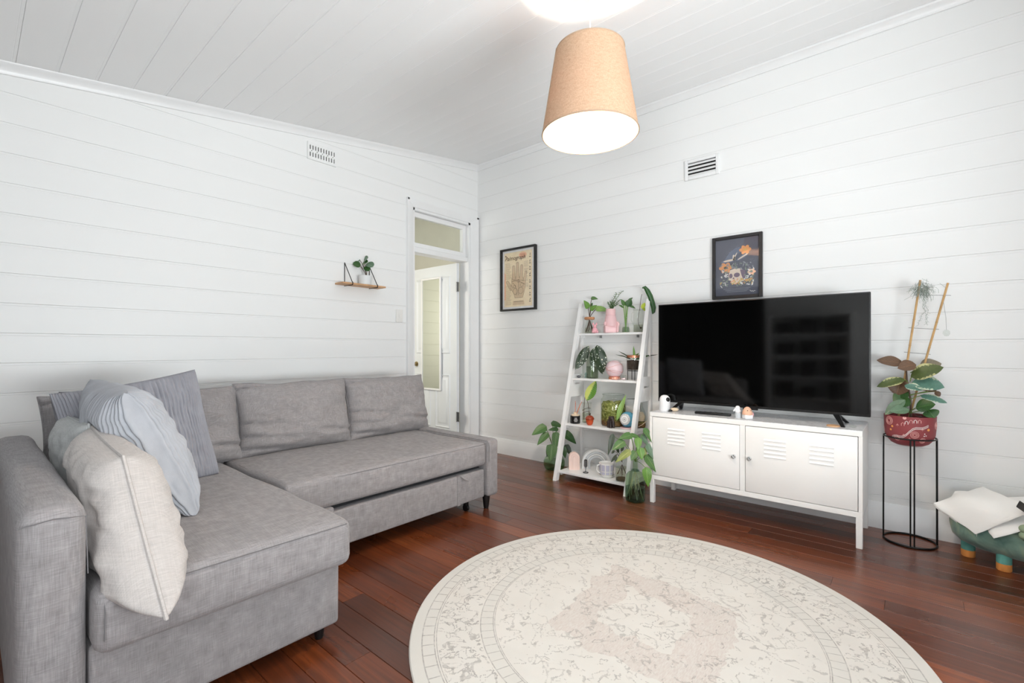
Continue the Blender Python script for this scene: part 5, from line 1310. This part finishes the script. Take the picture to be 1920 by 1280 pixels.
# ------------------------------------------------------------------ plant stand with rubber plant
PX, PY = 3.535, -.150
st_ = thing('plant_stand', 'tall thin black wire plant stand right of the television', 'plant stand', (PX, PY, 0))
MB().ring((0, 0, .005), .115, .005, 56, 8).build('base_ring', 'black_wire', st_)
MB().ring((0, 0, .583), .114, .004, 56, 8).build('top_ring', 'black_wire', st_)
for a in (180, -84, 6):
    a = R(a); da = .07
    MB().tube([(.115*math.cos(a-da), .115*math.sin(a-da), .005), (.114*math.cos(a-da), .114*math.sin(a-da), .583)], .0036, 8).tube([(.115*math.cos(a+da), .115*math.sin(a+da), .005), (.114*math.cos(a+da), .114*math.sin(a+da), .583)], .0036, 8).build('leg_pair', 'black_wire', st_)
pot = thing('rubber_plant', 'variegated rubber plant with bamboo stakes in a patterned maroon pot', 'plant', (PX, PY, .540))
PR = [(0, 0), (.060, 0), (.082, .012), (.098, .032), (.1085, .060), (.112, .10), (.1135, .165), (.107, .165), (.106, .14), (0, .14)]
po = MB().lathe(PR, 56).build('pot', 'maroon_pot', pot)
MB().lathe([(0, .140), (.105, .141), (0, .150)], 24).build('soil', 'soil', pot)
def pot_r(z):
    for (r0, a), (r1, b) in zip(PR[1:6], PR[2:7]):
        if a <= z <= b: return r0+(r1-r0)*(z-a)/(b-a)
    return .11
def wrap(x, z, off=.0008):                  # (arc length from the front, height) on the pot surface
    r_ = pot_r(z)+off; a = -PI/2+x/.111; return (r_*math.cos(a), r_*math.sin(a), z)
def pot_stroke(pts, wd, mb):
    mb.tube([wrap(*p, .0002) for p in pts], wd/2, 5)
def pot_disc(cx, cz, r_, mb, n=14):
    vs = [wrap(cx, cz, .0012)]+[wrap(cx+r_*math.cos(2*PI*i/n), cz+r_*math.sin(2*PI*i/n), .0009) for i in range(n)]
    mb.add(vs, [(0, 1+i, 1+(i+1) % n) for i in range(n)])
for (cx, cz, rs) in ((.022, .070, (.018, .012, .0065)), (-.098, .135, (.022, .016, .010)), (.062, .040, (.014, .009, .004)), (-.06, .045, (.014, .009)), (.15, .12, (.02, .013, .006)), (-.17, .08, (.02, .013, .006))):
    m = MB()
    for r_ in rs: pot_stroke([(cx+r_*math.cos(2*PI*i/20), cz+r_*math.sin(2*PI*i/20)) for i in range(21)], .0022, m)
    m.build('painted_rings', 'paint_pink', po)
wv = [(-.085+.014*i, .082+.036*math.tanh((i-6)*.35)+.006*math.sin(i*1.1)) for i in range(13)]
for dz in (-.005, .005):
    m = MB(); pot_stroke([(x, z+dz) for x, z in wv], .002, m); m.build('painted_track', 'paint_white', po)
m = MB()
for i in range(40):
    t = i/39*12; k_ = min(11, int(t)); f_ = t-k_; pot_disc(wv[k_][0]*(1-f_)+wv[k_+1][0]*f_, wv[k_][1]*(1-f_)+wv[k_+1][1]*f_, .0016, m, 8)
m.build('painted_dots', 'paint_white', po)
for (cx, cz, mt_) in ((-.012, .125, 'paint_white'), (.006, .132, 'paint_pink'), (.024, .134, 'paint_white'), (.042, .135, 'paint_pink'), (-.028, .115, 'paint_pink')):
    m = MB(); pot_stroke([(cx-.006, cz), (cx-.006, cz+.012), (cx, cz+.018), (cx+.006, cz+.012), (cx+.006, cz)], .003, m); m.build('painted_arch', mt_, po)
for (cx, cz, r_, mt_) in ((-.078, .106, .006, 'paint_orange'), (-.088, .087, .006, 'paint_orange'), (.084, .100, .007, 'paint_orange'), (.066, .078, .003, 'paint_white'), (.073, .068, .003, 'paint_white'), (.064, .066, .003, 'paint_white'), (-.02, .158, .008, 'paint_pink')):
    m = MB(); pot_disc(cx, cz, r_, m); m.build('painted_spot', mt_, po)
for (cx, cz) in ((-.052, .118), (.055, .102), (-.025, .066), (.0, .048)):
    m = MB(); pot_stroke([(cx-.006, cz-.004), (cx, cz+.005), (cx+.006, cz-.004)], .0018, m); pot_stroke([(cx, cz-.008), (cx, cz+.005)], .0018, m); m.build('painted_arrow', 'paint_pink', po)
S = .00297; ZB = .165/S
fic = [(-12, 96, -62, 103, 13, -2, -6, 'leaf_brown'), (12, 95, -22, 88, 14, -8, -14, 'leaf_brown'), (19, 88, 57, 98, 16, 8, 12, 'leaf_grey'), (2, 72, 59, 92, 18, -4, -10, 'leaf_ficus'), (5, 63, 61, 56, 18, -6, -14, 'leaf_teal'), (-8, 67, -62, 52, 11, -4, -12, 'leaf_ficus'), (-15, 68, -25, 36, 19, 2, -2, 'leaf_brown'), (-9, 56, 23, 50, 9, -12, -20, 'leaf_teal'), (-2, 33, -29, 20, 19, -4, -10, 'leaf_deep'), (-8, 29, -46, 0, 10, -10, -20, 'leaf_sage'), (19, 38, 66, 28, 8, -4, -10, 'leaf_teal'), (11, 15, 45, 25, 15, -10, -18, 'leaf_deep'), (32, 46, 34, 58, 13, -6, -8, 'leaf_brown'), (33, 13, 44, 0, 13, -12, -20, 'leaf_deep'), (0, 12, -36, 8, 11, -18, -28, 'leaf_sage'), (-6, 48, -26, 34, 17, 2, 0, 'leaf_deep'), (46, 47, 54, 38, 5, -4, -6, 'leaf_brown')]
add_leaves(pot, S, [(a[0], a[1]+ZB, a[2], a[3]+ZB, a[4], a[5], a[6], a[7]) for a in fic], None, 'stem_green', .0024, 'oval', 1.9, 1.5, .78)
MB().tube([(.006, 0, .13), (.004, 0, .25), (-.012, .003, .36), (-.014, .003, .44)], [.006, .005, .0045, .003], 8).build('trunk', 'stem_brown', pot)
# bamboo stakes (view-plane coordinates: x right, y away, z up)
def stake(x0, z0, x1, z1, y):
    n_ = 11; pts = [(x0+(x1-x0)*i/n_, y, z0+(z1-z0)*i/n_) for i in range(n_+1)]
    m = MB().tube(pts, [.0052]*(n_+1), 8)
    for i in range(2, n_, 2): m.ball(pts[i], (.0066, .0066, .004), 10, 6)
    m.build('bamboo_stake', 'bamboo', pot)
stake(-.051, .12, .045, .915, .02); stake(-.008, .12, .158, .890, .03)
for (x0, z0, x1, z1) in ((.018, .835, .170, .822), (-.005, .652, .122, .640), (-.024, .515, .088, .503)):
    MB().tube([(x0, .022, z0), (x1, .030, z1)], .0014, 6).build('cross_wire', 'steel', pot)
MB().ball((.045, -.060, .192), (.030, .028, .027), 24, 14).tube([(.045, -.06, .17), (.043, -.06, .14)], .006, 8).build('watering_globe', 'clear_glass', pot)
ap = thing('air_plant', 'wispy silver-grey moss tuft hanging at the top of the bamboo stake', 'plant', (0, 0, 0)); ap.location = (PX, PY, .540)
rr = random.Random(15); m = MB()
for i in range(190):
    c_ = Vector((.052+rr.gauss(0, .020), .018+rr.gauss(0, .014), .868+rr.gauss(0, .016)))
    d = Vector((rr.uniform(-1, 1), rr.uniform(-1, 1), rr.uniform(-1.6, .5))).normalized()*rr.uniform(.02, .05)
    m.tube([c_, c_+d*.5+Vector((rr.uniform(-.006, .006), rr.uniform(-.006, .006), 0)), c_+d+Vector((0, 0, -.008))], .0008, 3, False)
for s_ in range(3):
    x, z = .055+.01*s_, .83
    for i in range(22):
        x2, z2 = x+rr.uniform(-.006, .006), z-.0075; m.tube([(x, .018, z), (x2, .018+rr.uniform(-.004, .004), z2)], .0007, 3, False)
        m.tube([(x2, .018, z2), (x2+rr.uniform(-.012, .012), .016, z2-rr.uniform(-.004, .01))], .0006, 3, False); x, z = x2, z2
o = m.build('moss_strands', 'silver_moss', ap); o['kind'] = 'stuff'
go = thing('glass_bauble', 'small clear glass bauble hanging by thread from the right bamboo stake', 'ornament', (0, 0, 0)); go.location = (PX, PY, .540)
MB().lathe([(0, -.020), (.008, -.018), (.015, -.006), (.014, .006), (.007, .014), (0, .016)], 16, (.152, .03, .622)).build('bauble', 'clear_glass', go)
MB().tube([(.140, .03, .79), (.150, .03, .70), (.152, .03, .637)], .0008, 5).build('thread', 'steel', go)

# ------------------------------------------------------------------ animal footstool with folded throw
fo = thing('animal_footstool', 'small green plush animal-shaped footstool with teal legs by the right wall corner', 'footstool', (3.965, -.245, 0), R(-14))
def loft(secs, n=28):
    mb = MB(); m_ = len(secs)
    for (x, cz, ryy, rzz) in secs:
        for k_ in range(n):
            a = 2*PI*k_/n; c_, s_ = math.cos(a), math.sin(a); e_ = 2/2.6
            mb.v.append((x, ryy*math.copysign(abs(c_)**e_, c_), cz+rzz*math.copysign(abs(s_)**e_, s_)))
    mb.f = [(i*n+k_, i*n+(k_+1) % n, (i+1)*n+(k_+1) % n, (i+1)*n+k_) for i in range(m_-1) for k_ in range(n)]+[tuple(range(n)), tuple(range(m_*n-1, (m_-1)*n-1, -1))]
    return mb
body = loft([(-.272, .205, .02, .02), (-.268, .203, .05, .055), (-.255, .20, .082, .09), (-.22, .190, .112, .105), (-.15, .180, .130, .116), (-.02, .174, .138, .118), (.12, .176, .132, .118), (.2, .19, .11, .11), (.24, .205, .07, .08), (.25, .205, .02, .03)])
body.build('body', 'green_plush', fo, 70)
hd = loft([(.22, .24, .03, .03), (.24, .245, .07, .075), (.29, .25, .088, .09), (.36, .24, .08, .08), (.40, .22, .055, .055), (.415, .215, .02, .02)]).build('head', 'green_plush', fo, 70)
for (lx, ly) in ((3.767, -.19), (3.885, -.297), (4.14, -.20), (4.17, -.36)):
    d = Vector((lx-3.965, ly+.245)); ca_, sa_ = math.cos(R(14)), math.sin(R(14)); x, y = d.x*ca_-d.y*sa_, d.x*sa_+d.y*ca_
    lg = MB().lathe([(.0, .035), (.028, .035), (.028, .11), (0, .11)], 22, (x, y, 0)).build('leg', 'teal_plush', fo)
    MB().lathe([(0, 0), (.025, 0), (.028, .004), (.028, .036), (0, .036)], 22, (x, y, 0)).build('toe', 'orange_plush', lg)
er = MB()
for i in range(7):
    a = 2*PI*i/7; er.ball((-.005+.028*math.cos(a), -.158, .215+.036*math.sin(a)), (.022, .020, .020), 12, 8)
er.ball((-.005, -.166, .215), (.018, .018, .018), 12, 8)
er.xf(Matrix.Translation((.045, .006, .012))); er.build('rosette', 'sage_plush', fo)
# folded throw: a draped sheet with thickness, two layers
thr = thing('folded_throw', 'folded white throw draped over the green footstool', 'blanket', (0, 0, 0))
def body_top(x, y):
    d = Vector((x-3.965, y+.245)); ca_, sa_ = math.cos(R(14)), math.sin(R(14)); lx, ly = d.x*ca_-d.y*sa_, d.x*sa_+d.y*ca_
    q = max(0, 1-abs(ly/.145)**2.6); e_ = max(0, 1-abs((lx+.0)/.275)**3)
    return (lx, ly, q, e_)
BODY = [(-.272, .205, .02, .02), (-.268, .203, .05, .055), (-.255, .20, .082, .09), (-.22, .190, .112, .105), (-.15, .180, .130, .116), (-.02, .174, .138, .118), (.12, .176, .132, .118), (.2, .19, .11, .11), (.24, .205, .07, .08), (.25, .205, .02, .03)]
def stool_top(x, y):
    d = Vector((x-3.965, y+.245)); ca_, sa_ = math.cos(R(14)), math.sin(R(14)); lx, ly = d.x*ca_-d.y*sa_, d.x*sa_+d.y*ca_
    for a, b in zip(BODY[:-1], BODY[1:]):
        if a[0] <= lx <= b[0]:
            f_ = (lx-a[0])/(b[0]-a[0]); cz, r1, r2 = [a[k]+(b[k]-a[k])*f_ for k in (1, 2, 3)]
            q = 1-abs(ly/r1)**2.6
            return cz+r2*q**(1/2.6) if q > 0 else -1
    return -1
def sheet(c00, c10, c11, c01, lift, th, name, mt='towel', n=30, seed=0, off=.014):
    mb = MB()
    c = [Vector(q) for q in (c00, c10, c11, c01)]
    for i in range(n+1):
        for j_ in range(n+1):
            u, v = i/n, j_/n
            p = c[0]*(1-u)*(1-v)+c[1]*u*(1-v)+c[2]*u*v+c[3]*(1-u)*v
            p.z += lift*math.sin(PI*u)*math.sin(PI*v)+.006*nz(u*3+seed, v*3)
            p.z = max(p.z, stool_top(p.x, p.y)+off)
            mb.v.append(tuple(p))
    m_ = n+1; mb.f = [(i*m_+j_, i*m_+j_+1, (i+1)*m_+j_+1, (i+1)*m_+j_) for i in range(n) for j_ in range(n)]
    for _ in range(14):
        zz = [v[2] for v in mb.v]
        for i in range(1, n):
            for j_ in range(1, n):
                k_ = i*m_+j_; mb.v[k_] = (mb.v[k_][0], mb.v[k_][1], max((zz[k_-1]+zz[k_+1]+zz[k_-m_]+zz[k_+m_])/4, stool_top(*mb.v[k_][:2])+off*.5))
    nv = len(mb.v); mb.v += [(v[0], v[1], v[2]-th) for v in mb.v]; mb.f += [tuple(a+nv for a in f[::-1]) for f in mb.f[:]]
    rim = [i*m_ for i in range(n+1)]+[n*m_+j_ for j_ in range(1, n+1)]+[i*m_+n for i in range(n-1, -1, -1)]+[j_ for j_ in range(n-1, 0, -1)]
    for a, b in zip(rim, rim[1:]+rim[:1]): mb.f.append((a, b, b+nv, a+nv))
    return mb.build(name, mt, thr, 60)
sheet((3.632, -.255, .262), (3.782, -.345, .172), (3.968, -.405, .346), (3.83, -.085, .348), .022, .010, 'upper_fold', seed=1, off=.034)
sheet((3.640, -.250, .249), (3.788, -.335, .158), (3.96, -.37, .332), (3.83, -.085, .335), .022, .010, 'middle_fold', seed=1.2, off=.022)
sheet((3.735, -.15, .290), (3.842, -.385, .180), (4.08, -.41, .340), (4.05, -.09, .340), .018, .010, 'lower_fold', seed=5, off=.011)
bs = MB(); pts = [(3.925, -.400, .368), (3.95, -.425, .352), (3.99, -.432, .338), (4.06, -.43, .335)]
for a, b in zip(pts[:-1], pts[1:]): bs.add([(a[0], a[1], a[2]), (b[0], b[1], b[2]), (b[0]-.012, b[1]-.01, b[2]-.026), (a[0]-.012, a[1]-.01, a[2]-.026), (a[0], a[1]+.004, a[2]+.003), (b[0], b[1]+.004, b[2]+.003), (b[0]-.012, b[1]-.006, b[2]-.023), (a[0]-.012, a[1]-.006, a[2]-.023)], [(0, 1, 2, 3), (7, 6, 5, 4), (0, 4, 5, 1), (3, 2, 6, 7), (0, 3, 7, 4), (1, 5, 6, 2)])
tag(bs.build('black_strap', 'black_plastic'), 'short black strap lying on the folded throw at the right picture edge', 'strap')

# ------------------------------------------------------------------ bookcase behind the photographer, seen only in the television
bk = thing('bookcase', 'white open bookcase seen as a faint reflection in the television screen', 'bookcase', (2.45, RY+.005, 0))
MB().box(-.50, -.47, 0, .30, 0, 1.55).build('side', 'white_lacquer', bk); MB().box(.47, .50, 0, .30, 0, 1.55).build('side', 'white_lacquer', bk)
for z in (.06, .36, .66, .96, 1.26, 1.53): MB().rbox(-.47, .47, 0, .30, z, z+.022, .002, 1).build('shelf_board', 'white_lacquer', bk)
rr = random.Random(6)
for z in (.382, .682, .982, 1.282):
    for x in (-.30, -.02, .28):
        wd, ht = rr.uniform(.10, .20), rr.uniform(.12, .24)
        o = MB().rbox(-wd/2, wd/2, 0, .22, 0, ht, .012, 2).build('storage_box', 'book_dark'); o.location = (2.45+x, RY+.04, z)
        tag(o, 'dark storage box at the %s of the %s shelf of the reflected bookcase' % ({-.30: 'right', -.02: 'middle', .28: 'left'}[x], {.382: 'second lowest', .682: 'third lowest', .982: 'fourth lowest', 1.282: 'topmost'}[z]), 'box', 'boxes on the reflected bookcase')
